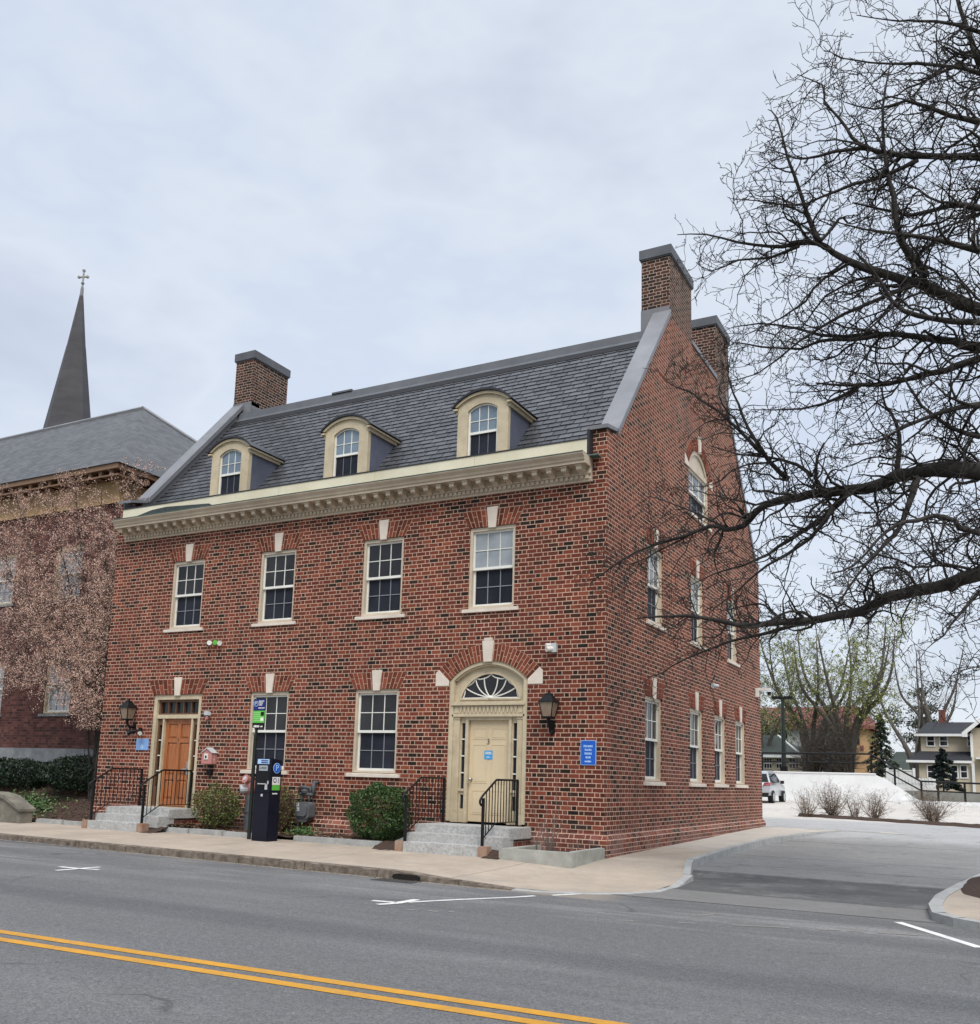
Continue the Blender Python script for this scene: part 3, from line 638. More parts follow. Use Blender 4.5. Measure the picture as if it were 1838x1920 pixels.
t = NT('pavement_concrete'); p = t.geo(); x, y, z = t.sep(p)[:3]
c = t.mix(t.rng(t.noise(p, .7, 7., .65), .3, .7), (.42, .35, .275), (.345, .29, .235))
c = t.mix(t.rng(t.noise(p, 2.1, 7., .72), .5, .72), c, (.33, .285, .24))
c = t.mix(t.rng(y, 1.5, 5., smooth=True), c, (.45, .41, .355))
jx = t.rng(t.m('ABSOLUTE', t.m('SUBTRACT', t.m('FRACT', t.m('DIVIDE', t.m('ADD', x, 31.3), 3.05)), .5)), .4955, .498)
c = t.mix(t.m('MULTIPLY', jx, .8), c, (.15, .125, .10))
fine = t.noise(p, 48., 4., .8); st_ = t.rng(t.noise(p, .9, 7., .75), .35, .72, 1.08, .78); k = t.m('MULTIPLY', st_, t.rng(fine, .25, .75, .82, 1.18)); c = t.mix(1., c, t.comb(k, k, k), 'MULTIPLY'); t.bump(fine, .3, .004); M['pave'] = t.fin(c, .85, .25)

def sheet(name, f, xs, ys, mat, kind='structure'):
    b = MB(); n = len(xs); vs = [(x, y, f(x, y)) for y in ys for x in xs]
    b.add(vs, [(j * n + i, j * n + i + 1, (j + 1) * n + i + 1, (j + 1) * n + i) for j in range(len(ys) - 1) for i in range(n - 1)])
    return tag(b.build(name, mat, smooth=True), kind=kind)
def lin(a, b, n): return [a + (b - a) * i / (n - 1) for i in range(n)]
M['earth'] = pm('bare_earth', (.13, .105, .075), (.08, .075, .045), .5, .95)
M['lawn'] = pm('rough_lawn', (.10, .115, .05), (.15, .13, .08), .8, .95)
sheet('ground', lambda x, y: -.6, lin(-900, 900, 13), lin(-500, 1500, 15), M['earth'])
sheet('road', lambda x, y: RD, lin(-130, 130, 3), lin(-30, -1.2, 3), M['asphalt'])
sheet('opposite_verge', lambda x, y: -.02, lin(-130, 130, 3), lin(-60, -24, 3), M['lawn'])
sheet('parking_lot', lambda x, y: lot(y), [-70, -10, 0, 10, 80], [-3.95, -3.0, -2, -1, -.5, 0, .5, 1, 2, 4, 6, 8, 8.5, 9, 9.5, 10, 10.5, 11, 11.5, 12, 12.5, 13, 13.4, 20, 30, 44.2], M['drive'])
def far(x, y): return 2.30 + .012 * (y - 43) - (1.45 * smooth(-.6, 2.2, x - (y - 43) * -.055))
sheet('upper_ground', far, lin(-120, -12, 10) + lin(-9, 9, 19) + lin(13, 120, 9), lin(43.6, 100, 12) + [150, 260], M['lawn'])

# pavement round the corner
fr = [(-60, KY(-60) + .16)] + [(x, KY(x) + .16) for x in lin(-30, .3, 24)] + [(.9, -4.25), (1.4, -3.95), (1.78, -3.60), (1.98, -3.1), (2.0, -2.2), (1.90, -1.2)]
kb = [atg(u, v, -.14) for u, v in ((1303.5, 1626), (1350, 1610), (1393, 1596), (1449, 1581), (1509, 1573.5), (1550, 1570.5), (1591.6, 1569), (1632, 1570), (1680, 1572))]
kp = [(q.x, q.y) for q in kb]
inner = [(x - .13, y + (.0 if i < 4 else .13)) for i, (x, y) in enumerate(kp)]
fr += inner
bk = [(-60, 0)] + [(x, 0) for x in lin(-30, -.4, 24)] + [(0, 0)] * 4 + [(0, .2), (0, .6)] + [(0, 1.5), (0, 4), (0, 6.5), (0, 9.5), (0, 12), (.5, 13), (1.6, 13), (2.8, 12.8), (4.2, 12.5)]
b = MB(); K = 8; n = len(fr)
vs = []
for (a, c_), (e_, f_) in zip(fr, bk):
    for i in range(K + 1):
        q = i / K; X, Y = a + (e_ - a) * q, c_ + (f_ - c_) * q; vs.append((X, Y, sz(X, Y) + (.006 if Y > 9 else 0)))
b.add(vs, [(i * (K + 1) + j, (i + 1) * (K + 1) + j, (i + 1) * (K + 1) + j + 1, i * (K + 1) + j + 1) for i in range(n - 1) for j in range(K)])
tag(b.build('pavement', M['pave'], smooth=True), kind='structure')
# kerbs: separate stones laid end to end
def kerb(name, path, w_, mat, ln, jag=.012, depth=.35, hump=None):
    b = MB(); path = [Vector((p[0], p[1], 0)) for p in path]
    pts = [path[0]]
    for a, c_ in zip(path, path[1:]):
        m_ = max(1, int((c_ - a).length / .3))
        pts += [a.lerp(c_, (i + 1) / m_) for i in range(m_)]
    acc = 0
    for i in range(len(pts) - 1):
        a, c_ = pts[i], pts[i + 1]; tdir = (c_ - a).normalized(); nr = Vector((-tdir.y, tdir.x, 0))
        L = (c_ - a).length; g = 0
        if acc + L > ln: g = .02; acc = 0
        acc += L; c2 = c_ - tdir * g; j = rng.uniform(-jag, jag); ja = rng.uniform(-jag, jag); tj = (rng.uniform(-jag, jag) * .5, rng.uniform(-jag, jag) * .5)
        za, zc = sz(a.x, a.y), sz(c2.x, c2.y)
        if hump: za, zc = hump(a.x, a.y, za), hump(c2.x, c2.y, zc)
        P = [a + nr * j * .4, c2 + nr * ja * .4, c2 + nr * w_, a + nr * w_]
        zs = [za - .006 + tj[0], zc - .006 + tj[1], zc + .004, za + .004]
        b.hexa([(q.x, q.y, -depth) for q in P] + [((q + nr * (.02 if k < 2 else 0)).x, (q + nr * (.02 if k < 2 else 0)).y, zz) for k, (q, zz) in enumerate(zip(P, zs))])
    return b.build(name, mat)
tag(kerb('kerb', [(-40, KY(-40)), (.35, KY(.35))], .17, M['kerbstone'], 1.75, .03), kind='structure')
tag(kerb('ramp_kerb', [(.35, KY(.35)), (.95, -4.42), (1.5, -4.12), (1.9, -3.72), (2.13, -3.15), (2.14, -2.2), (2.03, -1.15)], .14, M['kerbnew'], 1.2, .004), kind='structure')
def hump(x, y, z): return z - .15 * smooth(2.7, 3.9, x)
tag(kerb('driveway_kerb', [(1.97, -1.12), (1.62, .2)] + kp, .14, M['kerbnew'], 1.8, .004, hump=hump), kind='structure')
# island by the driveway
isl = [atz(u, v, RD) for u, v in ((1838, 1650), (1800, 1668), (1758, 1692), (1745, 1710), (1752, 1727), (1790, 1738), (1838, 1747))]
ip = [(q.x, q.y) for q in isl]; ip = [(ip[0][0] + .25, 6.)] + ip + [(7.4, ip[-1][1] - .25), (30, ip[-1][1] - .6)]
b = MB(); b.xf = lambda u, d, z: (u, z, -d)
b.prism(ip[::-1] + [(30, 6)][::-1], .055, .3); tag(b.build('island_pavement', M['pave'], base=(0, 0, 0)), kind='structure')
b = MB()
for a, c_ in zip(ip, ip[1:]):
    a, c_ = Vector((*a, 0)), Vector((*c_, 0)); tdir = (c_ - a).normalized(); nr = Vector((-tdir.y, tdir.x, 0)); P = [a - nr * .02, c_ - nr * .02, c_ + nr * .14, a + nr * .14]
    if nr.x > .5 or True: b.hexa([(q.x, q.y, -.3) for q in P] + [(q.x, q.y, -.045) for q in P])
tag(b.build('island_kerb', M['kerbnew']), kind='structure')
def mound(name, cx, cy, rx, ry, z0, h, mat, n=22, seed=1, square=4.):
    b = MB(); r_ = random.Random(seed); vs = [(cx, cy, z0 + h)]; rings = 7
    for i in range(1, rings + 1):
        f = i / rings
        for j in range(n):
            a = 2 * PI * j / n; k = (abs(math.cos(a)) ** square + abs(math.sin(a)) ** square) ** (-1 / square)
            vs.append((cx + rx * f * k * math.cos(a), cy + ry * f * k * math.sin(a), z0 + h * (1 - f ** 3) * (1 + r_.uniform(-.25, .25)) - (.03 if i == rings else 0)))
    fs = [(0, 1 + j, 1 + (j + 1) % n) for j in range(n)]
    for i in range(rings - 1): fs += [(1 + i * n + j, 1 + (i + 1) * n + j, 1 + (i + 1) * n + (j + 1) % n, 1 + i * n + (j + 1) % n) for j in range(n)]
    b.add(vs, fs); return tag(b.build(name, mat, smooth=True), kind='structure')
mound('island_mulch', 7.75, .55, 1.93, 2.65, -.05, .14, M['soil'])
mound('planter_soil', -.66, -.85, .6, .66, .11, .03, M['soil'])
# mulch beds along the front
def bed(name, x0_, x1_, f, y0_, y1_):
    r_ = random.Random(5); return sheet(name, lambda x, y: f(x, y) + r_.uniform(-.018, .018), lin(x0_, x1_, int((x1_ - x0_) / .14) + 2), lin(y0_, y1_, 14), M['soil'])
bed('front_bed', -10.15, -3.55, lambda x, y: .10 + .03 * smooth(-1, -.3, y), -1.02, -.02)
bed('sloping_bed', -30., -12.1, lambda x, y: .07 + (.85 * smooth(-1.0, 1.6, y)) * (.35 + .65 * smooth(-12.2, -14.2, x)), -1.05, 2.0)
bed('side_bed', -1.66, -1.33, lambda x, y: .15 - .14 * smooth(-1.35, -1.72, y), -1.74, -.1)
bed('gap_bed', -10.3, -9.9, lambda x, y: .13 - .12 * smooth(-1.15, -1.66, y), -1.68, -1.0)
bed('corner_bed', -4.15, -3.56, lambda x, y: .14 - .13 * smooth(-1.15, -1.64, y), -1.66, -1.0)
# painted lines
M['yellow'] = pm('yellow_line', (.55, .265, .02), (.43, .215, .03), 6., .75, .3, .3, 80.)
M['wline'] = pm('white_line', (.74, .73, .69), (.55, .54, .52), 5., .8, .3, .2, 80.)
for nm_ in ('yellow', 'wline'):                           # paint rubbed through to the asphalt in places
    mt_ = M[nm_]; tt = NT.__new__(NT); tt.mat = mt_; tt.t = mt_.node_tree; tt.n = tt.t.nodes; tt.b = [q for q in tt.n if q.type == 'BSDF_PRINCIPLED'][0]
    src = tt.b.inputs['Base Color'].links[0].from_socket; gp = tt.geo()
    wr = tt.m('MULTIPLY', tt.rng(tt.noise(gp, 26., 5., .8), .50, .62), tt.rng(tt.noise(gp, 1.9, 4., .7), .36, .68)); tt.l(tt.mix(tt.m('MULTIPLY', wr, .75), src, (.15, .14, .13)), tt.b.inputs['Base Color'])
M['fline'] = pm('worn_line', (.27, .25, .215), (.19, .18, .165), 7., .85, .2)
def strip(b, pts, w_, z=RD + .004):
    for a, c_ in zip(pts, pts[1:]):
        tdir = (c_ - a).normalized(); nr = Vector((-tdir.y, tdir.x, 0)) * w_ / 2
        b.quad((a.x + nr.x, a.y + nr.y, z), (a.x - nr.x, a.y - nr.y, z), (c_.x - nr.x, c_.y - nr.y, z), (c_.x + nr.x, c_.y + nr.y, z))
b = MB()
for va, vb in ((1747.3, 1853), (1761.8, 1870.7)):
    a, c_ = atz(0, va, RD), atz(700, vb, RD); dd = (c_ - a).normalized(); q = [a + dd * s_ for s_ in (-60, -30, -10, 0, 10, 30, 60)]; strip(b, q, .125)
tag(b.build('centre_line', M['yellow']), kind='structure')
b = MB(); W = lambda *pp: [atz(u, v, RD) for u, v in pp]
strip(b, W((105, 1632.5), (150, 1629), (187, 1626)), .09); strip(b, W((112, 1626), (150, 1629.5), (186, 1631.5)), .09, RD + .007)
strip(b, W((698, 1689), (745, 1693), (765, 1690)), .10); strip(b, W((708, 1697), (745, 1694.5), (782, 1687.5)), .11, RD + .007); strip(b, W((765, 1692.5), (850, 1688), (965, 1683), (1003, 1680.5)), .08, RD + .0055); strip(b, W((1036, 1679.3), (1108, 1675.6)), .08)
strip(b, W((1684, 1729.5), (1760, 1753), (1838, 1777.5)), .11)
tag(b.build('parking_marks', M['wline']), kind='structure')
b = MB()
for u0, v0, u1, v1 in ((1157, 1726, 1189, 1727), (1272, 1730, 1304, 1732), (1373, 1735, 1480, 1740), (1535, 1743, 1576, 1745), (1590, 1745, 1620, 1748), (1642, 1749, 1720, 1754), (762, 1706, 778, 1707), (803, 1708, 822, 1710), (842, 1710, 853, 1711)): strip(b, W((u0, v0), (u1, v1)), .06)
strip(b, W((1308, 1717.5), (1340, 1714)), .05)
tag(b.build('worn_marks', M['fline']), kind='structure')
M['drainmouth'] = pm('drain_mouth', (.018, .015, .013), (.008, .007, .006), 14., .95)
# storm drain under the kerb
b = MB(); dx0, dx1 = -1.74, -1.24; y0 = KY(-1.4)
b.prism([(dx0 + .04, -.147), (dx1 - .03, -.147), (dx1, -.125), (dx1 - .01, -.085), (dx1 - .06, -.066), (dx0 + .09, -.062), (dx0 + .02, -.075), (dx0, -.12)], y0 - .024, y0 + .05); ob = b.build('storm_drain', M['drainmouth'])
g = MB(); g.prism([(dx0 - .4, 0), (dx1 + .3, 0), (dx1 + .3, .1), (dx0 - .4, .1)], 0, .01)
g = MB()
for k in range(6): yk = y0 - .36 + .055 * k; g.box(dx0 - .1, dx1 + .0, yk, yk + .03, RD + .003, RD + .008)
g.box(dx0 - .16, dx0 - .1, y0 - .36, y0 - .03, RD + .0035, RD + .009); g.box(dx1 + .0, dx1 + .06, y0 - .36, y0 - .03, RD + .0035, RD + .009)
g.build('grate', pm('worn_iron', (.07, .065, .06), (.045, .042, .04), 9., .8), ob); tag(ob, 'dark storm drain mouth cut into the kerb below the cream door steps', 'storm drain')
# leaf litter
M['litter'] = pm('dead_leaves', (.18, .11, .065), (.10, .065, .04), 30., .9, .2, 0, 1, .5)
b = MB(); r_ = random.Random(3)
def chip(b, x, y, z, s):
    a = r_.uniform(0, 2 * PI); ca, sa = math.cos(a) * s, math.sin(a) * s; h = r_.uniform(.1, .6) * s
    b.add([(x - ca, y - sa, z), (x + sa * .5, y - ca * .5, z + h), (x + ca, y + sa, z + h * .4), (x - sa * .5, y + ca * .5, z)], [(0, 1, 2, 3)], 0, r_.random())
for _ in range(1100): x = r_.uniform(-10.1, -3.7); y = -1.0 + .95 * r_.random(); chip(b, x, y, .12 + .02 * r_.random(), r_.uniform(.02, .05))
for _ in range(500): x = r_.gauss(-9.9, .35); y = r_.uniform(-1.0, -.2); chip(b, max(-10.15, x), y, .13 + .05 * r_.random(), r_.uniform(.03, .07))
for _ in range(900):
    x = r_.uniform(-18, -12.3); y = r_.uniform(-1, 1.4); chip(b, x, y, .085 + (.85 * smooth(-1.0, 1.6, y)) * (.35 + .65 * smooth(-12.2, -14.2, x)), r_.uniform(.02, .05))
for _ in range(420): x = r_.uniform(-13, .2); chip(b, x, KY(x) - abs(r_.gauss(0, .09)), RD + .006, r_.uniform(.01, .025))
tag(b.build('leaf_litter', M['litter']), kind='stuff')

# ================================================================== steps, rails and street things
st = thing('granite_steps', (-2.57, -1.6, 0), 'granite steps with rusty ends below the cream arched door', 'steps')
for x0_, x1_, y0_, z0_, z1_ in ((-3.57, -1.60, -1.62, -.1, .205), (-3.50, -1.46, -1.32, .1, .362), (-3.52, -1.45, -1.02, .30, .515)):
    b = MB()
    n_ = 9; e = .0
    b.box(x0_ + (.18 if y0_ < -1.5 else 0), x1_ - (.18 if y0_ < -1.5 else 0), y0_, -.085 if y0_ > -1.1 else y0_ + .5, z0_, z1_)
    o = b.build('step', M['granite'], st, bevel=.014)
    if y0_ < -1.5:
        for xa, xb in ((x0_, x0_ + .178), (x1_ - .178, x1_)):
            q = MB(); q.box(xa, xb, y0_ - .004, y0_ + .2, z0_, z1_ + .003); q.build('rusty_block', M['rust'], o, bevel=.012)
b = MB(); b.box(-3.46, -1.5, -.95, -.09, -.1, .3); b.build('step_base', M['brick'], st)
ST2 = dup(st, None, (-8.65, 0, 0)); ST2['label'] = 'granite steps below the varnished wooden door beside the mulch slope'
def rail(x, label):
    t_ = thing('stair_railing', (x, -1.5, .2), label, 'railing', 'black metal railings of the two entrances')
    b = MB(); b.box(x - .022, x + .022, -1.522, -1.478, .19, 1.06); b.build('post', M['black'], t_)
    b = MB(); b.box(x - .022, x + .022, -.13, -.086, .50, 1.385); b.build('post', M['black'], t_)
    b = MB(); b.tube([(x, -1.56, .93), (x, -1.61, .955), (x, -1.63, 1.0), (x, -1.60, 1.05), (x, -1.50, 1.12), (x, -1.02, 1.385), (x, -.98, 1.397), (x, -.086, 1.397)], .021, 8); b.build('handrail', M['black'], t_, smooth=True)
    b = MB(); b.tube([(x, -1.5, .33), (x, -1.0, .605), (x, -.1, .605)], .012, 4); b.build('bottom_rail', M['black'], t_)
    b = MB(); n_ = 12
    for k in range(1, n_):
        y = -1.5 + 1.39 * k / n_; zt = 1.12 + (1.385 - 1.12) * clamp((y + 1.5) / .48); zb_ = .33 + .275 * clamp((y + 1.5) / .5); b.box(x - .007, x + .007, y - .007, y + .007, zb_, zt)
    b.build('balusters', M['black'], t_)
    return t_
r1 = rail(-3.42, 'black railing of the cream door steps, the one nearer the round clipped shrub')
for dx, lb in ((1.66, 'black railing of the cream door steps, the one nearer the concrete planter'), (-8.65, 'black railing of the wooden door steps, the one nearer the mulch slope'), (-6.99, 'black railing of the wooden door steps, the one in front of the door')):
    q = dup(r1, None, (dx, 0, 0)); q['label'] = lb
b = MB(); X0, X1, Y0, Y1, ZT = -1.36, .055, -1.63, -.09, .205; w_ = .13
b.box(X0, X1, Y0, Y0 + w_, -.3, ZT); b.box(X1 - w_, X1, Y0 + w_ + .004, Y1, -.3, ZT + .01); b.box(X0, X0 + w_, Y0 + w_ + .004, Y1, -.3, ZT - .01)
tag(b.build('planter', M['conc'], base=(-.65, -.9, 0), bevel=.012), 'low stained concrete planter at the street corner of the brick building', 'planter')
for i, (xa, xb, h, lb) in enumerate(((-14.4, -13.42, .13, 'granite edging stone next to the sloping concrete wall'), (-13.4, -12.75, .12, 'short granite edging stone beside the wooden door steps'), (-10.25, -9.3, .13, 'granite edging stone by the dead leaves at the wooden door'),
        (-9.28, -8.3, .14, 'granite edging stone in front of the twiggy green shrub'), (-8.27, -7.25, .13, 'granite edging stone behind the parking sign post'), (-6.35, -4.2, .14, 'longest granite edging stone, between pay station and clipped round shrub'))):
    b = MB(); b.box(xa, xb, -1.2 + .01 * (i % 2), -1.04, -.1, h); tag(b.build('edging_stone', M['kerbnew'], base=((xa + xb) / 2, -1.1, 0), bevel=.015), lb, 'kerb stone', 'granite edging stones along the beds')
b = MB(); b.hexa([(-3.95, -1.0, .05), (-3.62, -1.12, .05), (-3.6, -.75, .05), (-3.9, -.7, .05), (-3.98, -1.0, .16), (-3.64, -1.12, .27), (-3.62, -.75, .3), (-3.92, -.7, .2)])
tag(b.build('stone_slab', M['kerbnew'], bevel=.01), 'tilted loose stone slab leaning against the cream door steps', 'stone')
b = MB(); a = [(-20, -.1), (-14.42, -.1), (-14.42, .30), (-15.05, .58), (-15.5, .66), (-20, .68)]
b.prism(a, -1.62, -1.28); b.prism([(-20, .68), (-15.52, .66), (-15.05, .585), (-14.39, .30), (-14.39, .365), (-15.03, .66), (-15.5, .74), (-20, .76)], -1.68, -1.22)
tag(b.build('concrete_wall', M['oldconc'], base=(-16, -1.5, 0), bevel=.015), 'old stained concrete wall sloping down beside the mulch bed', 'wall')

# wall lanterns
def lantern(x, y, z, out, label):
    t_ = thing('wall_lantern', (x, 0, z), label, 'lantern', 'black lanterns beside the two entrances')
    b = MB(); b.tube([(x, -.02, z - .33), (x, -out * .6, z - .36), (x, -out, z - .26), (x, -out, z - .17)], [.035, .03, .03, .04], 8); b.box(x - .05, x + .05, -.03, -.001, z - .46, z - .22); b.tube([(x, -.03, z - .40), (x, -.06, z - .47), (x, -.03, z - .5)], .02, 6)
    b.build('bracket', M['black'], t_, smooth=False)
    b = MB(); cx, cy = x, -out
    def frus(r0, z0, r1, z1, mi=0): b.hexa([(cx - r0, cy - r0, z0), (cx + r0, cy - r0, z0), (cx + r0, cy + r0, z0), (cx - r0, cy + r0, z0), (cx - r1, cy - r1, z1), (cx + r1, cy - r1, z1), (cx + r1, cy + r1, z1), (cx - r1, cy + r1, z1)], mi)
    frus(.09, z - .18, .10, z - .15); frus(.16, z + .12, .15, z + .15); frus(.15, z + .15, .06, z + .27); frus(.065, z + .27, .055, z + .30); frus(.02, z + .30, .012, z + .36)
    for sx in (-1, 1):
        for sy_ in (-1, 1): b.tube([(cx + sx * .092, cy + sy_ * .092, z - .15), (cx + sx * .145, cy + sy_ * .145, z + .12)], .011, 4)
    b.build('lantern_frame', M['black'], t_)
    b = MB(); frus(.09, z - .15, .14, z + .12); b.build('lantern_glass', M['lampglass'], t_)
    return t_
M['lampglass'] = pm('smoky_lantern_glass', (.30, .235, .17), (.20, .15, .105), 6., .15, .5)
M['bulb'] = pm('amber', (.7, .4, .1), None, 3., .3)
lantern(-1.08, 0, 2.78, .20, 'black wall lantern beside the cream arched door'); lantern(-12.57, 0, 2.78, .26, 'black wall lantern above the small blue plaque')
b = MB()
for sx in (-.10, .12): b.tube([(-12.35, -.03, 2.36), (-12.35 + sx, -.12, 2.33), (-12.35 + sx * 1.7, -.2, 2.30)], [.03, .03, .055], 8); b.tube([(-12.35 + sx * 1.7, -.2, 2.30), (-12.35 + sx * 2.1, -.25, 2.27)], [.065, .07], 10)
b.box(-12.40, -12.30, -.04, -.001, 2.28, 2.42); o = b.build('flood_light', M['black'], base=(-12.35, 0, 2.35)); tag(o, 'black twin flood light below the lantern by the wooden door', 'light')
q = MB()
for sx in (-.10, .12): q.tube([(-12.35 + sx * 2.1, -.251, 2.27), (-12.35 + sx * 2.12, -.254, 2.268)], .058, 10)
q.build('lens', M['white'], o)
# signs
M['blue'] = pm('blue_sign', (.012, .10, .50), (.015, .12, .56), 3., .4)
M['ltblue'] = pm('pale_blue_plaque', (.18, .33, .62), (.22, .37, .66), 9., .35)
M['cyan'] = pm('bright_blue_notice', (.05, .32, .66), None, 3., .4)
M['sky'] = pm('pale_lettering', (.42, .62, .88), None, 3., .5)
M['green'] = pm('green_label', (.10, .42, .05), (.13, .5, .07), 9., .45)
M['navy'] = pm('navy_label', (.012, .02, .16), None, 3., .4)
def words_row(b, x, y, z, w_, h, r_=random.Random(8), mi=0):   # lettering too small to make out: a row of letter-sized strokes
    u = x - w_ / 2
    while u < x + w_ / 2 - .004:
        e = min(u + h * r_.uniform(.45, .8), x + w_ / 2); zz = h * r_.uniform(.75, 1.); b.box(u, e, y - .0015, y, z - h / 2, z - h / 2 + zz, mi); u = e + h * .16
def roundrect(x, z, w_, h, r, n=4):
    out = []
    for cx, cz, a0 in ((x + w_ / 2 - r, z - h / 2 + r, -90), (x + w_ / 2 - r, z + h / 2 - r, 0), (x - w_ / 2 + r, z + h / 2 - r, 90), (x - w_ / 2 + r, z - h / 2 + r, 180)):
        out += [(cx + r * math.cos(R(a0 + 90 * i / n)), cz + r * math.sin(R(a0 + 90 * i / n))) for i in range(n + 1)]
    return out
sx_, szz = -.325, 1.955
b = MB(); b.prism(roundrect(sx_, szz, .315, .47, .03), -.022, -.001); o = b.build('wall_sign', M['sky'], base=(sx_, 0, szz)); tag(o, 'blue direction sign with a white arrow on the brick corner', 'sign')
b = MB(); b.prism(roundrect(sx_, szz, .295, .45, .025), -.025, -.0215); b.build('sign_face', M['blue'], o)
b = MB()
for zz, ww in ((.125, .19), (.055, .14), (-.015, .145), (-.085, .10)): words_row(b, sx_, -.0255, szz + zz, ww, .042)
b.prism([(sx_ - .07, szz - .178), (sx_ + .01, szz - .178), (sx_ + .01, szz - .19), (sx_ + .075, szz - .165), (sx_ + .01, szz - .14), (sx_ + .01, szz - .152), (sx_ - .07, szz - .152)], -.027, -.0255); b.build('lettering', M['sky'], o)
b = MB(); b.box(-12.45, -12.03, -.02, -.001, 1.87, 2.15); o = b.build('plaque', M['ltblue'], base=(-12.25, 0, 2.)); tag(o, 'small pale blue square plaque under the lantern by the wooden door', 'plaque')
b = MB(); b.prism([(-12.24 + .06 * math.cos(a), 1.95 + .06 * math.sin(a)) for a in lin(0, 2 * PI, 13)[:-1]], -.022, -.0205); b.build('emblem', M['sky'], o)
b = MB(); words_row(b, -12.24, -.0205, 1.80, .1, .03); 
b = MB(); b.box(RC - .11, RC + .08, .142, .147, 1.80, 1.975); o = b.build('door_notice', M['cyan'], base=(RC, .14, 1.9)); tag(o, 'small blue paper notice taped to the cream door', 'notice')
b = MB()
for zz, ww in ((1.94, .13), (1.912, .15), (1.845, .08)): words_row(b, RC - .015, .1415, zz, ww, .022)
b.build('lettering', M['white'], o)
# fire alarm box
M['pink'] = pm('faded_red_paint', (.50, .22, .195), (.42, .17, .15), 6., .6)
M['ltgrey'] = pm('light_grey_paint', (.50, .51, .52), (.42, .43, .44), 9., .5)
fx, fz = -9.90, 1.57
t_ = thing('fire_alarm_box', (fx, 0, fz), 'faded red fire alarm box with a pale gabled top on the brick wall', 'alarm box')
b = MB(); b.prism([(fx - .16, fz), (fx + .16, fz), (fx + .16, fz + .27), (fx, fz + .36), (fx - .16, fz + .27)], -.17, -.001); b.build('box_body', M['pink'], t_)
b = MB(); b.prism([(fx - .19, fz + .255), (fx - .16, fz + .255), (fx, fz + .35), (fx + .16, fz + .255), (fx + .19, fz + .255), (fx, fz + .385)], -.19, .0); b.build('gable_top', M['ltgrey'], t_)
b = MB(); b.box(fx - .075, fx + .045, -.185, -.171, fz + .10, fz + .24); b.build('pull_plate', M['white'], t_)
b = MB(); b.box(fx - .03, fx + .01, -.2, -.186, fz + .14, fz + .19); b.build('pull_handle', M['black'], t_)
for i, ch in enumerate('FIRE'): text(ch, .075, M['white'], 'lettering', t_, (fx + .1605, -.085, fz + .225 - .06 * i), 90, 90)
b = MB(); b.box(-9.97, -9.83, -.08, -.001, 1.32, 1.44); b.tube([(-9.93, -.07, 1.36), (-9.95, -.13, 1.33)], .03, 6); b.tube([(-9.86, -.04, 1.34), (-9.86, -.04, 1.24)], .012, 5); tag(b.build('junction_box', M['black'], base=(-9.9, 0, 1.35)), 'small black junction box below the fire alarm box', 'electrical box')
# small devices on the wall
def device(name, label, cat, boxes, mats, base):
    o = None
    for i, (mk, bx, nm) in enumerate(boxes):
        b = MB()
        for q in bx:
            if len(q) == 6: b.box(*q)
            else: b.tube(q[0], q[1], 10)
        k = b.build(name if i == 0 else nm, M[mk], o, base=base if i == 0 else None)
        if i == 0: o = k
    return tag(o, label, cat)
device('security_camera', 'white twin camera on the brick corner above the right lantern', 'camera', [('ltgrey', [(-1.11, -1.0, -.09, -.001, 3.90, 4.08)], ''), ('white', [([(-1.09, -.06, 3.97), (-1.17, -.17, 3.95)], [.05, .055]), ([(-1.12, -.08, 4.04), (-1.19, -.16, 4.03)], [.035, .04])], 'camera_head')], None, (-1.05, 0, 4))
device('security_camera', 'small green and white twin camera above the fire alarm box', 'camera', [('black', [(-10.28, -10.20, -.08, -.001, 4.42, 4.52)], ''), ('white', [([(-10.2, -.05, 4.46), (-10.12, -.14, 4.46)], [.05, .06]), ([(-9.87, -.05, 4.46), (-9.80, -.13, 4.44)], [.05, .06])], 'camera_head'), ('green', [([(-10.03, -.02, 4.48), (-9.97, -.1, 4.47)], [.05, .06])], 'camera_dome')], None, (-10.05, 0, 4.45))
device('motion_sensor', 'grey sensor beside the top of the wooden door', 'sensor', [('ltgrey', [(-10.2, -10.06, -.06, -.001, 2.72, 2.82), ([(-10.04, -.05, 2.76), (-9.95, -.14, 2.75)], [.035, .045])], ''), ('pink', [(-10.15, -10.07, -.05, -.002, 2.62, 2.70)], 'sensor_base')], None, (-10.1, 0, 2.7))
device('security_camera', 'white bracket camera near the far end of the gable wall', 'camera', [('white', [(.001, .09, 12.72, 12.86, 4.15, 4.42), (.09, .45, 12.74, 12.84, 4.34, 4.42)], ''), ('black', [([(.40, 12.79, 4.30), (.40, 12.79, 4.20)], [.06, .05])], 'camera_dome')], None, (0, 12.8, 4.3))
device('motion_sensor', 'small grey sensor high between gable wall windows', 'sensor', [('ltgrey', [(.001, .07, 7.6, 7.75, 3.92, 4.05), ([(.06, 7.68, 4.0), (.16, 7.72, 3.97)], [.04, .05])], '')], None, (0, 7.7, 4))
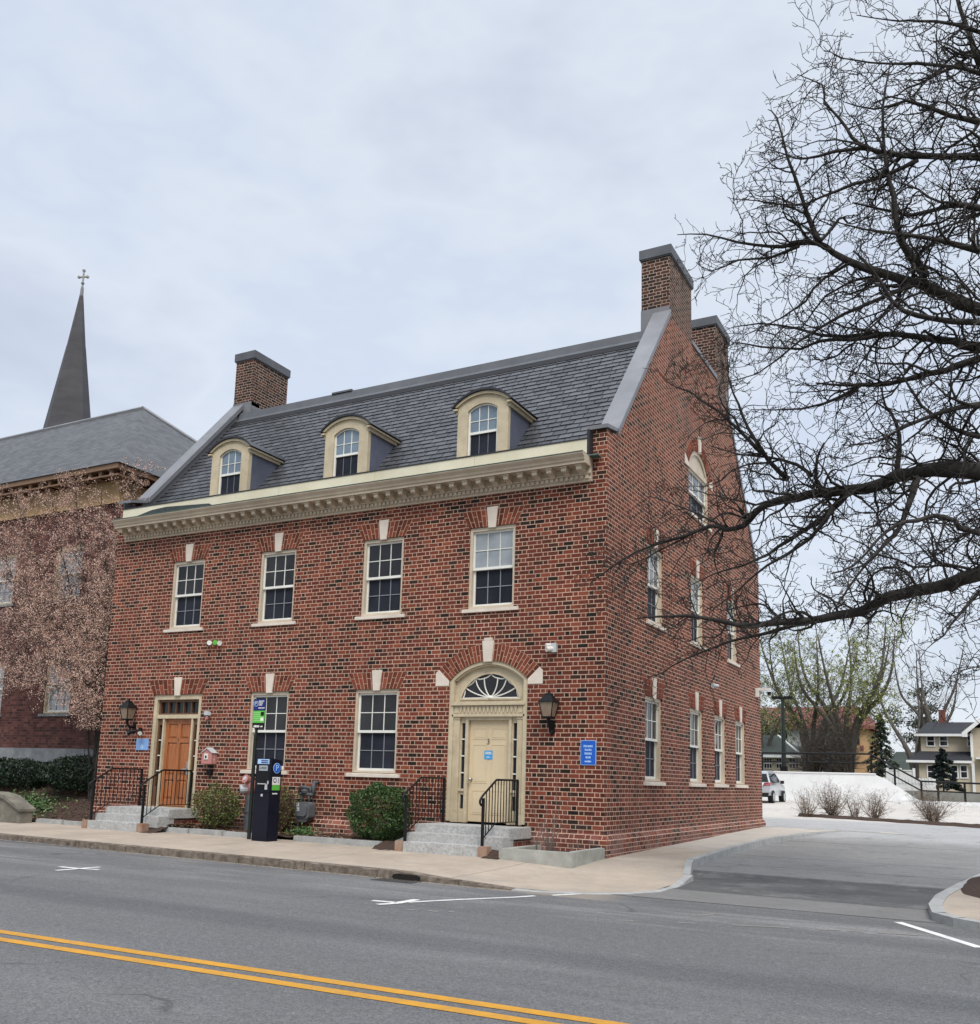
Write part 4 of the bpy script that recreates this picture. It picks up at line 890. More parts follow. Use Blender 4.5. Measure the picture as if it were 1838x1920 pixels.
# fire department standpipe
sp = thing('standpipe', (-8.33, -.35, .1), 'grey standpipe with two faded red hose inlets behind the parking sign post', 'standpipe')
M['pipe'] = pm('grey_pipe', (.09, .095, .10), (.06, .065, .07), 6., .6, .4, .1, 30.)
b = MB(); b.tube([(-8.33, -.35, 0), (-8.33, -.35, .95)], .095, 12); b.tube([(-8.33, -.35, .52), (-8.33, -.35, .56)], .115, 12); b.build('pipe', M['pipe'], sp, smooth=False)
b = MB(); b.tube([(-8.33, -.35, .93), (-8.33, -.36, 1.08), (-8.30, -.42, 1.22)], [.10, .12, .10], 10); b.build('inlet_body', M['pink'], sp, smooth=True)
b = MB(); b.tube([(-8.33, -.36, 1.04), (-8.48, -.52, 1.02)], [.09, .10], 12); b.build('hose_inlet', M['ltgrey'], sp)
b = MB(); b.tube([(-8.30, -.40, 1.20), (-8.32, -.56, 1.26)], [.08, .10], 12); b.build('hose_inlet', M['pink'], sp)
b = MB(); b.tube([(-8.323, -.565, 1.262), (-8.325, -.58, 1.266)], [.055, .04], 10); b.build('inlet_cap', M['ltgrey'], sp)
# gas meter
gx = -6.88; gm = thing('gas_meter', (gx, -.2, .4), 'grey gas meter with looping pipes on the brick wall', 'gas meter')
M['meter'] = pm('meter_grey', (.12, .125, .135), (.09, .095, .10), 5., .55, .4)
b = MB(); P = roundrect(gx, .62, .40, .36, .07); b.prism(P, -.30, -.08); b.prism([(gx - .17, .44), (gx + .17, .44), (gx + .10, .37), (gx - .10, .37)], -.28, -.10); b.prism(roundrect(gx, .62, .30, .26, .08), -.335, -.295); b.build('meter_body', M['meter'], gm, bevel=.02)
b = MB(); b.box(gx - .13, gx - .05, -.34, -.336, .70, .78); b.box(gx - .11, gx - .04, -.34, -.336, .60, .68); b.build('meter_dial', M['ltgrey'], gm)
b = MB()
for sx in (-.1, .1): b.tube([(gx + sx, -.19, .80), (gx + sx, -.19, .96)], .032, 8)
b.tube([(gx - .16, -.19, .96), (gx + .22, -.19, .96)], .045, 8); b.tube([(gx + .20, -.19, .92), (gx + .20, -.19, 1.22)], .04, 8); b.tube([(gx + .20, -.19, 1.22), (gx + .20, -.02, 1.22)], .04, 8); b.tube([(gx - .16, -.19, .95), (gx - .2, -.19, 1.1), (gx - .1, -.19, 1.12), (gx + .12, -.19, 1.10), (gx + .12, -.19, .98)], .035, 8)
b.build('meter_pipes', M['pipe'], gm, smooth=True)
b = MB(); b.lathe((gx - .02, -.19, .99), [(.001, 0), (.09, 0), (.10, .05), (.03, .09), (.001, .09)], 12); b.build('regulator', M['pipe'], gm)
b = MB(); b.tube([(gx - .25, -.10, .15), (gx - .25, -.10, .75), (gx - .95, -.1, .75)], .018, 6); b.build('conduit', M['ltgrey'], gm)
# pay station and sign post
KX, KYY, KA = -6.84, -1.66, R(-3)
def rot2(x, y): return (KX + x * math.cos(KA) - y * math.sin(KA), KYY + x * math.sin(KA) + y * math.cos(KA))
KXF = lambda u, d, z: (*rot2(u, d), z)
ks = thing('pay_station', (KX, KYY, 0), 'tall dark navy parking pay station on the pavement', 'pay station')
M['knavy'] = pm('navy_metal', (.005, .006, .014), (.008, .009, .019), 3., .5, .2)
b = MB(KXF); hw, dp = .225, .30
b.hexa([(-hw, 0, .0), (hw, 0, .0), (hw, dp, .0), (-hw, dp, .0), (-hw, 0, 1.70), (hw, 0, 1.70), (hw, dp, 1.66), (-hw, dp, 1.66)]); b.build('cabinet', M['knavy'], ks, bevel=.012)
b = MB(KXF); b.box(-hw + .02, hw - .02, -.008, .001, .08, .98); b.box(-hw + .012, hw - .012, -.012, .001, 1.0, 1.03); b.build('service_door', M['knavy'], ks)
b = MB(KXF); b.box(-hw + .05, hw - .05, -.006, .001, 1.10, 1.42); b.build('keypad_panel', M['black'], ks)
b = MB(KXF); b.box(-.17, .15, -.01, .001, 1.58, 1.68); b.build('top_label', M['sky'], ks); b = MB(KXF)
for zz in (1.65, 1.61): words_row(b, .03, -.0105, zz, .2, .03)
b.build('label_lettering', M['navy'], ks)
b = MB(KXF); b.box(-.12, .12, -.01, .001, 1.44, 1.55); b.build('screen', M['blind'], ks); b = MB(KXF); words_row(b, .02, -.011, 1.50, .14, .025); b.box(-.1, -.08, -.0125, -.011, 1.48, 1.50); b.build('screen_text', M['black'], ks)
b = MB(KXF); b.box(-.12, .10, -.03, .001, 1.165, 1.185); b.box(.08, .14, -.02, .001, 1.06, 1.17); b.box(.15, .17, -.03, .001, 1.17, 1.24); b.box(-.02, .03, -.016, .001, .92, .97); b.build('card_slot', M['ltgrey'], ks)
SXF = lambda d_, u, z: (*rot2(hw + d_, u), z)     # the side that faces the driveway
b = MB(SXF); b.tube([(0.0, dp / 2, 1.50), (.006, dp / 2, 1.50)], .105, 24); b.build('badge_rim', M['sky'], ks)
b = MB(SXF); b.tube([(0.0, dp / 2, 1.50), (.008, dp / 2, 1.50)], .095, 24); b.build('badge', M['blue'], ks)
px, py = rot2(hw + .009, dp / 2); text('P', .17, M['sky'], 'badge_letter', ks, (px, py, 1.5), 90, 90 + math.degrees(KA))
b = MB(SXF); b.box(0, .005, .04, dp - .04, 1.16, 1.32); b.build('instruction_label', M['white'], ks)
b = MB(SXF); b.box(0, .006, .04, dp - .04, 1.05, 1.155); b.build('green_label', M['green'], ks)
b = MB(SXF); b.tube([(.0, .11, 1.25), (.007, .11, 1.25)], .05, 14); b.box(0, .007, .2, .215, 1.2, 1.3); b.build('label_symbol', M['navy'], ks)
b = MB(SXF); b.tube([(.0, .11, 1.25), (.009, .11, 1.25)], .03, 14); b.box(0, .008, .06, .2, .97, .995); b.build('label_print', M['white'], ks)
px, pyy = -7.33, -1.42
sg = thing('sign_post', (px, pyy, 0), 'blue and green parking sign on a dark green post', 'sign')
M['dgreen'] = pm('dark_green_metal', (.012, .02, .017), None, 3., .4)
b = MB(); b.box(px - .035, px + .035, pyy - .02, pyy + .02, .0, 2.2); b.box(px + .0, px + .045, pyy - .03, pyy + .01, 2.1, 2.75); b.build('post', M['dgreen'], sg)
b = MB(); wx = px + .10; b.prism(roundrect(wx, 2.64, .33, .62, .035), pyy - .05, pyy - .035); b.build('sign_panel', M['black'], sg)
b = MB(); b.prism(roundrect(wx, 2.82, .32, .24, .03), pyy - .053, pyy - .049); b.build('blue_panel', M['navy'], sg)
b = MB(); b.box(wx - .16, wx + .16, pyy - .053, pyy - .049, 2.44, 2.695); b.build('green_panel', M['green'], sg)
b = MB(); b.tube([(wx - .095, pyy - .055, 2.845), (wx - .095, pyy - .053, 2.845)], .06, 16); b.build('badge', M['sky'], sg); b = MB(); b.tube([(wx - .095, pyy - .056, 2.845), (wx - .095, pyy - .053, 2.845)], .048, 16); b.build('badge_centre', M['navy'], sg)
text('P', .085, M['white'], 'badge_letter', sg, (wx - .095, pyy - .0565, 2.845))
b = MB()
for zz, ww, cx in ((2.90, .15, .05), (2.86, .11, .035), (2.82, .10, .03), (2.755, .17, .06)): words_row(b, wx + cx, pyy - .0535, zz, ww, .024)
words_row(b, wx + .09, pyy - .0505, 2.365, .07, .03); words_row(b, wx - .05, pyy - .0505, 2.37, .15, .05); b.box(wx + .05, wx + .13, pyy - .0545, pyy - .053, 2.48, 2.55)
b.build('lettering', M['white'], sg)
b = MB()
for zz in (2.655, 2.615, 2.575, 2.535, 2.49): words_row(b, wx - .05, pyy - .0535, zz, .19, .018)
b.build('fine_print', M['ltgreen'] if 'ltgreen' in M else pm('pale_green_print', (.35, .7, .28)), sg)
b = MB(); b.box(wx + .05, wx + .14, pyy - .055, pyy - .053, 2.59, 2.67); b.build('dark_square', M['black'], sg)
# ================================================================== neighbouring building and spire
nb = thing('neighbour_building', (-25, 8, 0), 'purple brick building with a grey hip roof behind the blossoming tree', 'building')
NX, NY = -16.33, 2.0
nwin = [(-18.24, .60, 2.88, 4.58), (-18.30, .62, 6.38, 8.10), (-21.45, .62, 6.38, 8.10), (-21.42, .60, 2.88, 4.58), (-24.6, .62, 6.38, 8.1), (-24.6, .6, 2.88, 4.58), (-27.8, .62, 6.38, 8.1)]
NXF = lambda u, d, z: (u, NY + d, z)
b = MB(NXF); b.prism([(-44, 1.9), (NX, 1.9), (NX, 9.25), (-44, 9.25)], 0, .3, 0, [rect(c - h, c + h, z0, z1) for c, h, z0, z1 in nwin])
b.box(NX - .3, NX, .3, 13, 1.9, 9.25); b.build('wall', M['nbrick'], nb)
b = MB(NXF); b.box(-43.6, NX - .32, .32, 12, .2, 9); b.build('interior', M['under'], nb)
M['rustic'] = pm('grey_rustic_stone', (.30, .31, .31), (.15, .155, .16), 3., .85, .3, .9, 9.)
b = MB(NXF)
for r_i, (za, zb2) in enumerate(((-.2, .9), (.91, 1.52), (1.53, 1.93))):
    u = -44
    while u < NX + .05:
        e = min(u + rng.uniform(.8, 1.5), NX + .06)
        if not (r_i == 1 and -18.9 < (u + e) / 2 < -17.6): b.box(u, e - .012, -.07 - rng.uniform(0, .03), .25, za, zb2)
        u = e
b.box(NX - .2, NX + .07, .25, 13, -.2, 1.93); b.build('stone_base', M['rustic'], nb)
b = MB(NXF); b.box(-18.9, -17.7, .08, .2, .9, 1.52); b.prism(rect(-18.75, -17.75, .92, 1.5), -.02, .1, 1, [rect(-18.62, -17.85, 1.0, 1.44)]); b.build('basement_window', [M['screen'], M['oldconc']], nb)
for c, h, z0, z1 in nwin: window(nb, c, h, z0, z1, NXF, up='blind', lo='blind', tan='trim', name='window', cols=4 if z0 > 5 else 3, sillm='rustic')
M['frieze'] = pm('tan_frieze', (.36, .245, .13), (.29, .195, .10), 2., .8)
M['eave'] = pm('brown_eave', (.21, .13, .08), (.15, .09, .055), 2., .7)
b = MB(NXF); b.box(-44, NX + .02, -.03, .3, 9.251, 9.98); b.box(-44, NX + .06, -.09, .3, 9.251, 9.33); b.box(NX - .3, NX + .02, .3, 13, 9.251, 9.98); b.build('frieze', M['frieze'], nb)
b = MB(NXF); b.box(-44.5, NX + .38, -.46, 13.4, 10.18, 10.34); b.box(-44.5, NX + .33, -.40, .2, 9.98, 10.03)
u = -44
while u < NX + .2: b.box(u, u + .13, -.38, -.03, 9.98, 10.18); u += .46
u = .2
while u < 12: b.box(NX + .02, NX + .34, u, u + .13, 9.98, 10.18); u += .46
b.build('eave', M['eave'], nb)
t = NT('neighbour_slates'); p = t.geo(); x, y, z = t.sep(p)[:3]
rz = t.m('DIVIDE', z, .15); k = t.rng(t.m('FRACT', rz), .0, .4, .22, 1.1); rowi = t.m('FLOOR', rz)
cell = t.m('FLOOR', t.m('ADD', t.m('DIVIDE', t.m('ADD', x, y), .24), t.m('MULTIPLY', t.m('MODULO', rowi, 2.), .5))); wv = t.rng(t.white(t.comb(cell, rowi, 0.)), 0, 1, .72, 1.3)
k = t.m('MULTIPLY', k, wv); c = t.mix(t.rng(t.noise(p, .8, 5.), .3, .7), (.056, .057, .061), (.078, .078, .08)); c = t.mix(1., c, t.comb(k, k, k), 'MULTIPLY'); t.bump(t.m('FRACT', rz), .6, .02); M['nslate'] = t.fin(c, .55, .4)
ex, ey0, ey1, ez = -15.9, 1.5, 14.6, 10.34; AP = Vector((-22.7, 8.05, 15.52)); AL = Vector((-38, 8.05, 15.52))
b = MB(); b.add([(-44.6, ey0, ez), (ex, ey0, ez), tuple(AP), tuple(AL), (ex, ey1, ez), (-44.6, ey1, ez)], [(0, 1, 2, 3), (1, 4, 2), (4, 5, 3, 2), (5, 0, 3)])
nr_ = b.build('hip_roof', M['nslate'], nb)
q = MB(); q.tube([AL, AP], .11, 6); q.tube([AP, (ex, ey1, ez)], .10, 6);  q.build('ridge_capping', M['lead'], nr_)
# church spire far behind
YS = 30.; tip = aty(154, 543, YS); dep = (tip - EYE).dot(FW); hwid = 39 * dep / FPX; zb_ = aty(131, 800, YS).z; top = aty(155, 508, YS).z
sp_ = thing('church_spire', (tip.x, YS, 0), 'slender grey church spire with a small cross on top', 'spire')
slope = hwid / (tip.z - zb_); zz0 = zb_ - 9
b = MB(); b.lathe((tip.x, YS, 0), [(slope * (tip.z - zz0) * 1.04, zz0), (slope * (tip.z - zb_) * .42 * 1.02, tip.z - (tip.z - zb_) * .42), (slope * (tip.z - zb_) * .415, tip.z - (tip.z - zb_) * .415), (.12, tip.z - .3)], 8)
M['spire'] = pm('spire_slate', (.055, .052, .055), (.04, .038, .041), .35, .6, .4, .3, 3., 0, 0, (1., 1., 4.)); b.build('steeple', M['spire'], sp_)
b = MB(); b.lathe((tip.x, YS, 0), [(.16, tip.z - .8), (.12, tip.z + .1), (.06, tip.z + .4), (.14, tip.z + .55), (.05, tip.z + .7)], 10); b.build('finial', M['lead'], sp_)
b = MB(); h = top - tip.z; cz = tip.z + h * .66
b.tube([(tip.x, YS, tip.z + .5), (tip.x, YS, top)], .075, 6); b.tube([(tip.x - h * .2, YS - h * .08, cz), (tip.x + h * .2, YS + h * .08, cz)], .075, 6)
for q in ((tip.x - h * .2, YS - h * .08, cz), (tip.x + h * .2, YS + h * .08, cz), (tip.x, YS, top)): b.lathe((q[0], q[1], q[2] - .18), [(.02, 0.04), (.13, .12), (.13, .24), (.02, .32)], 8)
b.build('cross', M['conc'], sp_)
b = MB(); b.box(tip.x - 3.6, tip.x + 3.6, YS - 3.6, YS + 3.6, -.5, zz0); b.build('tower', M['nbrick'], sp_)

# ================================================================== plants
def rv(r_): 
    while True:
        v = Vector((r_.uniform(-1, 1), r_.uniform(-1, 1), r_.uniform(-1, 1)))
        if .05 < v.length < 1: return v.normalized()
def leafquad(b, p, s, r_, mi=0, up=.3, asp=.55):
    n = (rv(r_) + Vector((0, 0, up))).normalized(); a = n.orthogonal().normalized(); c = n.cross(a); th = r_.uniform(0, 2 * PI); a, c = a * math.cos(th) + c * math.sin(th), c * math.cos(th) - a * math.sin(th)
    a *= s; c *= s * asp
    b.add([tuple(p - a), tuple(p - c * .9), tuple(p + a), tuple(p + c)], [(0, 1, 2, 3)], mi, r_.random())
def shrub(name, label, cat, c, rx, ry, h, n, s, mats, seed, boxy=1., stems=14, group=None, sparse=0., upleaf=.3):
    r_ = random.Random(seed); o = thing(name, (c[0], c[1], c[2]), label, cat, group); b = MB(); ctr = Vector((c[0], c[1], c[2] + h * .52))
    for _ in range(n):
        d = rv(r_); k = (abs(d.x) ** boxy + abs(d.y) ** boxy + abs(d.z) ** boxy) ** (-1 / boxy) if boxy > 2 else 1.
        rad = 1 - abs(r_.gauss(0, .14 + sparse)); lump = 1 + .10 * math.sin(d.x * 7 + seed) * math.sin(d.y * 6) + .08 * math.sin(d.z * 9 + d.x * 5)
        p = ctr + Vector((d.x * rx, d.y * ry, d.z * h * .5)) * (k * rad * lump)
        if p.z > c[2] + .02: leafquad(b, p, s * r_.uniform(.6, 1.3), r_, 0, upleaf)
    b.build('foliage', mats[0], o)
    b = MB()
    for _ in range(stems):
        d = rv(r_); tgt = ctr + Vector((d.x * rx * .8, d.y * ry * .8, abs(d.z) * h * .4)); st_ = Vector((c[0] + r_.uniform(-.08, .08), c[1] + r_.uniform(-.08, .08), c[2] - .05)); md = st_.lerp(tgt, .5) + rv(r_) * .08 * h
        b.tube([st_, md, tgt], [.014, .009, .004], 4)
    b.build('stems', mats[1], o); return o
def leafmat(name, a, c, bb=None): 
    t = NT(name); f = t.attr(); col = t.ramp(f, [(0., a), (.55, c), (1., bb or tuple(min(1, x * 1.5) for x in c))]); t.b.inputs['Subsurface Weight'].default_value = 0
    return t.fin(col, .55, .35)
M['box'] = leafmat('boxwood_leaf', (.012, .03, .008), (.032, .072, .018), (.075, .13, .03))
M['yew'] = leafmat('yew_needles', (.005, .012, .007), (.012, .026, .013), (.022, .042, .018))
M['loose'] = leafmat('shrub_leaf', (.03, .05, .012), (.075, .10, .022), (.15, .17, .04))
M['drystem'] = leafmat('dry_stem', (.07, .045, .028), (.12, .08, .05))
M['cover'] = leafmat('groundcover_leaf', (.03, .075, .02), (.07, .14, .04), (.13, .21, .075))
M['bloom'] = leafmat('pale_blossom', (.43, .26, .20), (.64, .42, .33), (.77, .58, .48))
M['bud'] = leafmat('spring_buds', (.14, .16, .04), (.22, .25, .07), (.32, .34, .12))
M['farbark'] = pm('distant_bark', (.12, .105, .09), (.07, .062, .054), 3., .9)
shrub('clipped_shrub', 'dense round clipped green shrub beside the cream door steps', 'shrub', (-4.62, -.62, .08), .62, .55, 1.12, 11000, .026, (M['box'], M['drystem']), 4, 2.6, 5)
shrub('green_shrub', 'loose twiggy green shrub beside the wooden door steps', 'shrub', (-9.05, -.62, .1), .66, .48, 1.02, 3000, .028, (M['loose'], M['drystem']), 5, 1., 120, None, .12)
shrub('green_shrub', 'thin half bare shrub between pay station and gas meter', 'shrub', (-7.42, -.42, .1), .55, .4, 1.12, 900, .03, (M['loose'], M['drystem']), 6, 1., 260, None, .2)
b = MB(); r_ = random.Random(9)
for _ in range(420): leafquad(b, Vector((r_.gauss(-6.65, .16), r_.gauss(-.55, .12), .12 + abs(r_.gauss(0, .08)))), .03, r_)
tag(b.build('weed_tuft', M['cover'], base=(-6.65, -.55, .1)), 'small green tuft of weeds below the gas meter', 'plant')
shrub('hedge', 'dark evergreen hedge at the foot of the purple brick wall, further from the doors', 'hedge', (-18.3, .95, .75), 1.55, .7, .82, 8000, .04, (M['yew'], M['drystem']), 7, 2.2, 14, None, .06)
shrub('hedge', 'dark evergreen hedge at the foot of the purple brick wall, nearest the brick corner', 'hedge', (-15.35, .75, .75), 1.25, .75, .92, 8500, .04, (M['yew'], M['drystem']), 8, 2.2, 14, None, .06)
b = MB()
for _ in range(3600):
    x = r_.gauss(-16.7, .75); y = r_.gauss(-.35, .36); z = .09 + (.85 * smooth(-1.0, 1.6, y)) * (.35 + .65 * smooth(-12.2, -14.2, x))
    if y > -1.2: leafquad(b, Vector((x, y, z + abs(r_.gauss(0, .10)))), .04, r_, 0, .8)
tag(b.build('creeping_plant', M['cover'], base=(-15.9, -.4, .4)), 'low green creeping plant spilling over the mulch slope', 'plant')
b = MB()
for bx, by, n_ in ((-.62, -1.05, 11), (-1.0, -.8, 3), (-.2, -.9, 4)):
    for k in range(n_):
        d = Vector((r_.gauss(0, .22), r_.gauss(0, .2), 1)); hh = r_.uniform(.35, 1.75) if n_ > 5 else r_.uniform(.2, .45); p0 = Vector((bx, by, .1)); b.tube([p0, p0 + d * hh * .5 + rv(r_) * .03, p0 + d * hh * .8 + Vector((0, 0, hh * .2))], [.010, .007, .003], 4)
tag(b.build('bare_sapling', pm('grey_stem', (.16, .13, .11)), base=(-.6, -1., .1)), 'thin leafless sapling growing in the concrete planter', 'plant')

class Tree:
    def __init__(s, seed, zig=.22, rmin=.0024): s.rmin = rmin; s.r = random.Random(seed); s.b = MB(); s.fine = MB(); s.tips = []; s.zig = zig
    def limb(s, pts, r0, r1, n=7, mb=None):
        k = len(pts); P = []                                     # Catmull-Rom through the given points with small kinks
        for i in range(k - 1):
            p0, p1, p2, p3 = pts[max(i - 1, 0)], pts[i], pts[i + 1], pts[min(i + 2, k - 1)]
            m_ = max(2, int((p2 - p1).length / .28))
            for j in range(m_):
                t = j / m_; P.append(.5 * ((2 * p1) + (p2 - p0) * t + (2 * p0 - 5 * p1 + 4 * p2 - p3) * t * t + (3 * p1 - p0 - 3 * p2 + p3) * t ** 3) + rv(s.r) * .012)
        P.append(pts[-1]); q = len(P); rad = [r0 + (r1 - r0) * (i / (q - 1)) ** .8 for i in range(q)]
        rad = [x * s.r.uniform(.93, 1.08) for x in rad]
        (mb or s.b).tube(P, rad, n); return P, rad
    def twig(s, p, d, L, r, lev, sp, lift=.0, mb=None):
        n = max(3, int(L / .11)); n = min(n, 9); P = [p]; D = d.normalized()
        for i in range(n):
            D = (D + rv(s.r) * s.zig * 1.5 + Vector((0, 0, lift))).normalized(); P.append(P[-1] + D * (L / n))
        k = len(P); rad = [max(s.rmin, r * (1 - .75 * i / (k - 1))) for i in range(k)]
        (s.b if lev >= 2 else s.fine).tube(P, rad, 4 if lev >= 2 else 3, 0, False)
        s.tips.append(P[-1])
        if lev <= 0: return
        step = sp[lev]; acc = s.r.uniform(.2, 1.) * step
        for i in range(k - 1):
            a, c = P[i], P[i + 1]; Ls = (c - a).length; t = acc
            while t < Ls:
                f = (i + t / Ls) / (k - 1); tdir = (c - a).normalized(); side = rv(s.r); side = (side - tdir * side.dot(tdir)).normalized()
                nd = tdir * s.r.uniform(.2, .7) + side
                s.twig(a.lerp(c, t / Ls), nd, L * s.r.uniform(.22, .52) * (1.1 - .5 * f), rad[i] * .62, lev - 1, sp, lift); t += step * s.r.uniform(.6, 1.5)
            acc = t - Ls
    def dress(s, P, rad, step, L0, L1, lev, sp, lift, bias=Vector((0, 0, 0)), start=0., rk=.42):
        acc = 0; k = len(P)
        for i in range(int(k * start), k - 1):
            a, c = P[i], P[i + 1]; Ls = (c - a).length; t = acc
            while t < Ls:
                tdir = (c - a).normalized(); side = rv(s.r); side = (side - tdir * side.dot(tdir)).normalized()
                nd = tdir * s.r.uniform(.15, .8) + side + bias; f = i / k
                s.twig(a.lerp(c, t / Ls), nd, s.r.uniform(L0, L1) * (1. - .45 * f), min(.026, max(.006, rad[i] * rk)), lev, sp, lift); t += step * s.r.uniform(.5, 1.5)
            acc = t - Ls

# the big bare street tree: trunk on the island, limbs reaching over the pavement
TX, TY = 8.05, -.9
bt = thing('bare_tree', (TX, TY, 0), 'large leafless street tree reaching over the driveway towards the gable', 'tree')
T1 = Tree(21, .32, .0046)
def tz(v): return aty(1838 + 270, v, TY).z
trunk = [Vector((TX + a, TY + c, z)) for a, c, z in ((0, 0, -.1), (.02, 0, 1.5), (.05, .03, 3.4), (-.02, .05, 5.2), (.06, 0, 7.), (.0, .06, 9.), (-.05, 0, 11.), (-.15, .1, 13.5), (-.2, .1, 16.)) ]
tb = MB(); P, rd = T1.limb(trunk, .40, .10, 14, tb); trunk_o = tb.build('trunk', M['bark'], bt, smooth=True)
def L(px, d0, d1, r0, r1, join=None, vt=None):
    n_ = len(px); pts = [atd(u, v, d0 + (d1 - d0) * i / (n_ - 1)) for i, (u, v) in enumerate(px)]
    if vt is not None: pts = [Vector((TX, TY, tz(vt)))] + pts
    return T1.limb(pts, r0, r1, 8 if r0 > .04 else 6)
SPc = {0: 1, 1: .12, 2: .15, 3: .20}
big = [
 (((1838, 1075), (1790, 1093), (1720, 1107), (1668, 1120), (1616, 1145), (1564, 1155), (1512, 1164), (1443, 1169), (1391, 1173), (1339, 1162), (1287, 1155), (1235, 1156), (1195, 1160)), 13.2, 15.6, .15, .012, 1010),
 (((1838, 883), (1773, 878), (1741, 881), (1707, 888), (1675, 895), (1644, 912), (1599, 919), (1547, 923), (1495, 933), (1460, 940), (1436, 947), (1415, 964), (1394, 985), (1363, 992), (1332, 987), (1287, 1003), (1235, 1020), (1195, 1034), (1130, 1075), (1110, 1092)), 13.4, 17.0, .16, .008, 900),
 (((1838, 673), (1773, 694), (1720, 707), (1668, 720), (1616, 721), (1564, 721), (1530, 718)), 13.6, 14.8, .09, .012, 640),
 (((1838, 652), (1790, 641), (1720, 631), (1651, 626), (1589, 631), (1540, 629), (1495, 615), (1425, 607), (1380, 612)), 13.8, 16.5, .10, .008, 640),
 (((1838, 604), (1755, 597), (1693, 583), (1661, 545), (1640, 510), (1600, 470)), 13.2, 13.0, .09, .012, 600),
 (((1838, 582), (1773, 555), (1721, 531), (1668, 517), (1616, 500), (1564, 475), (1537, 455), (1490, 458), (1443, 463), (1384, 455), (1325, 440), (1270, 440)), 13.8, 15.8, .135, .006, 600),
 (((1838, 389), (1797, 385), (1755, 392), (1703, 403), (1651, 392), (1600, 380)), 13.6, 14.5, .08, .012, 400),
 (((1838, 295), (1790, 295), (1720, 291), (1668, 288), (1627, 278), (1599, 257), (1575, 222), (1547, 194), (1543, 160), (1495, 139)), 14.0, 14.8, .085, .006, 290),
 (((1838, 139), (1790, 125), (1720, 120), (1668, 118), (1599, 113), (1564, 102)), 14.4, 15.0, .06, .006, 160),
 (((1838, 62), (1790, 45), (1720, 38), (1686, 38), (1606, 28)), 14.4, 15.3, .06, .006, 80),
 (((1838, 1000), (1790, 975), (1755, 968), (1720, 975), (1679, 985), (1650, 1010), (1600, 1060), (1560, 1075)), 12.6, 12.2, .07, .01, 985),
 (((1838, 1250), (1800, 1262), (1775, 1275), (1755, 1272)), 12.0, 11.6, .016, .004, 1200),
]
sub = [
 (((1537, 455), (1523, 423), (1505, 375), (1478, 295), (1458, 222), (1440, 205)), 14.6, 14.8, .05, .005),
 (((1500, 460), (1443, 482), (1384, 489), (1332, 508), (1305, 492)), 15.0, 15.6, .03, .005),
 (((1738, 517), (1703, 475), (1686, 434), (1675, 364), (1661, 312), (1655, 243), (1661, 156), (1672, 115)), 13.9, 14.4, .07, .006),
 (((1627, 274), (1564, 285), (1512, 298), (1474, 291), (1440, 280)), 14.3, 14.8, .035, .005),
 (((1651, 626), (1598, 638), (1540, 638), (1502, 654), (1429, 650), (1380, 641), (1360, 655)), 14.4, 15.8, .04, .006),
 (((1616, 721), (1575, 746), (1505, 766), (1408, 768)), 14.3, 15.0, .04, .006),
 (((1478, 898), (1443, 864), (1415, 822), (1394, 780), (1377, 739), (1366, 704), (1372, 660)), 15.4, 16.2, .045, .006),
 (((1430, 850), (1384, 805), (1349, 773), (1314, 749), (1287, 732), (1252, 718), (1230, 690)), 15.6, 16.6, .035, .005),
 (((1523, 891), (1495, 871), (1443, 858), (1380, 850), (1330, 835)), 15.1, 16., .035, .006),
 (((1547, 923), (1530, 895), (1533, 857), (1545, 830)), 14.8, 14.6, .05, .008),
 (((1682, 892), (1686, 843), (1682, 794), (1660, 760), (1655, 720)), 14.3, 14.5, .05, .008),
 (((1592, 921), (1560, 955), (1547, 968), (1512, 992), (1478, 1013), (1443, 1037), (1394, 1061), (1339, 1075), (1290, 1100)), 14.5, 16., .065, .006),
 (((1720, 895), (1700, 960), (1680, 1000), (1640, 1040), (1600, 1090), (1560, 1150)), 13.4, 12.8, .05, .008),
 (((1512, 1166), (1443, 1186), (1391, 1197), (1339, 1214), (1287, 1235), (1240, 1262), (1215, 1270)), 15.0, 15.8, .035, .005),
 (((1720, 300), (1660, 330), (1600, 345), (1540, 370), (1490, 385), (1420, 375), (1370, 372)), 14.2, 14.8, .04, .005),
 (((1720, 531), (1650, 560), (1580, 590), (1500, 640), (1420, 700), (1350, 720)), 14.0, 15.2, .04, .005),
 (((1616, 1145), (1640, 1105), (1620, 1060), (1590, 1040)), 13.8, 13.6, .03, .006), (((1564, 950), (1520, 1010), (1440, 1060), (1380, 1110), (1330, 1150)), 14.0, 15.0, .04, .006),
 (((1363, 992), (1300, 960), (1250, 940), (1210, 930)), 16.0, 16.8, .022, .005), (((1300, 1000), (1240, 1030), (1180, 1060), (1140, 1045)), 16.2, 17., .02, .004),
 (((1838, 120), (1815, 60), (1790, -20)), 14.6, 15., .06, .02), (((1838, 230), (1780, 215), (1700, 190), (1640, 205), (1580, 190)), 14., 14.6, .05, .006), (((1838, 470), (1760, 450), (1700, 440), (1620, 430), (1540, 410)), 13.4, 14., .05, .006),
 (((1838, 760), (1770, 770), (1700, 800), (1640, 830), (1580, 835)), 13., 13.4, .05, .006), (((1838, 820), (1780, 800), (1730, 760), (1690, 700), (1660, 660)), 13.2, 13.6, .04, .006),
 (((1838, 1110), (1800, 1150), (1770, 1190), (1740, 1215)), 12.6, 12.2, .03, .005), (((1720, 1110), (1690, 1160), (1700, 1200)), 13.4, 13.0, .018, .005),
]
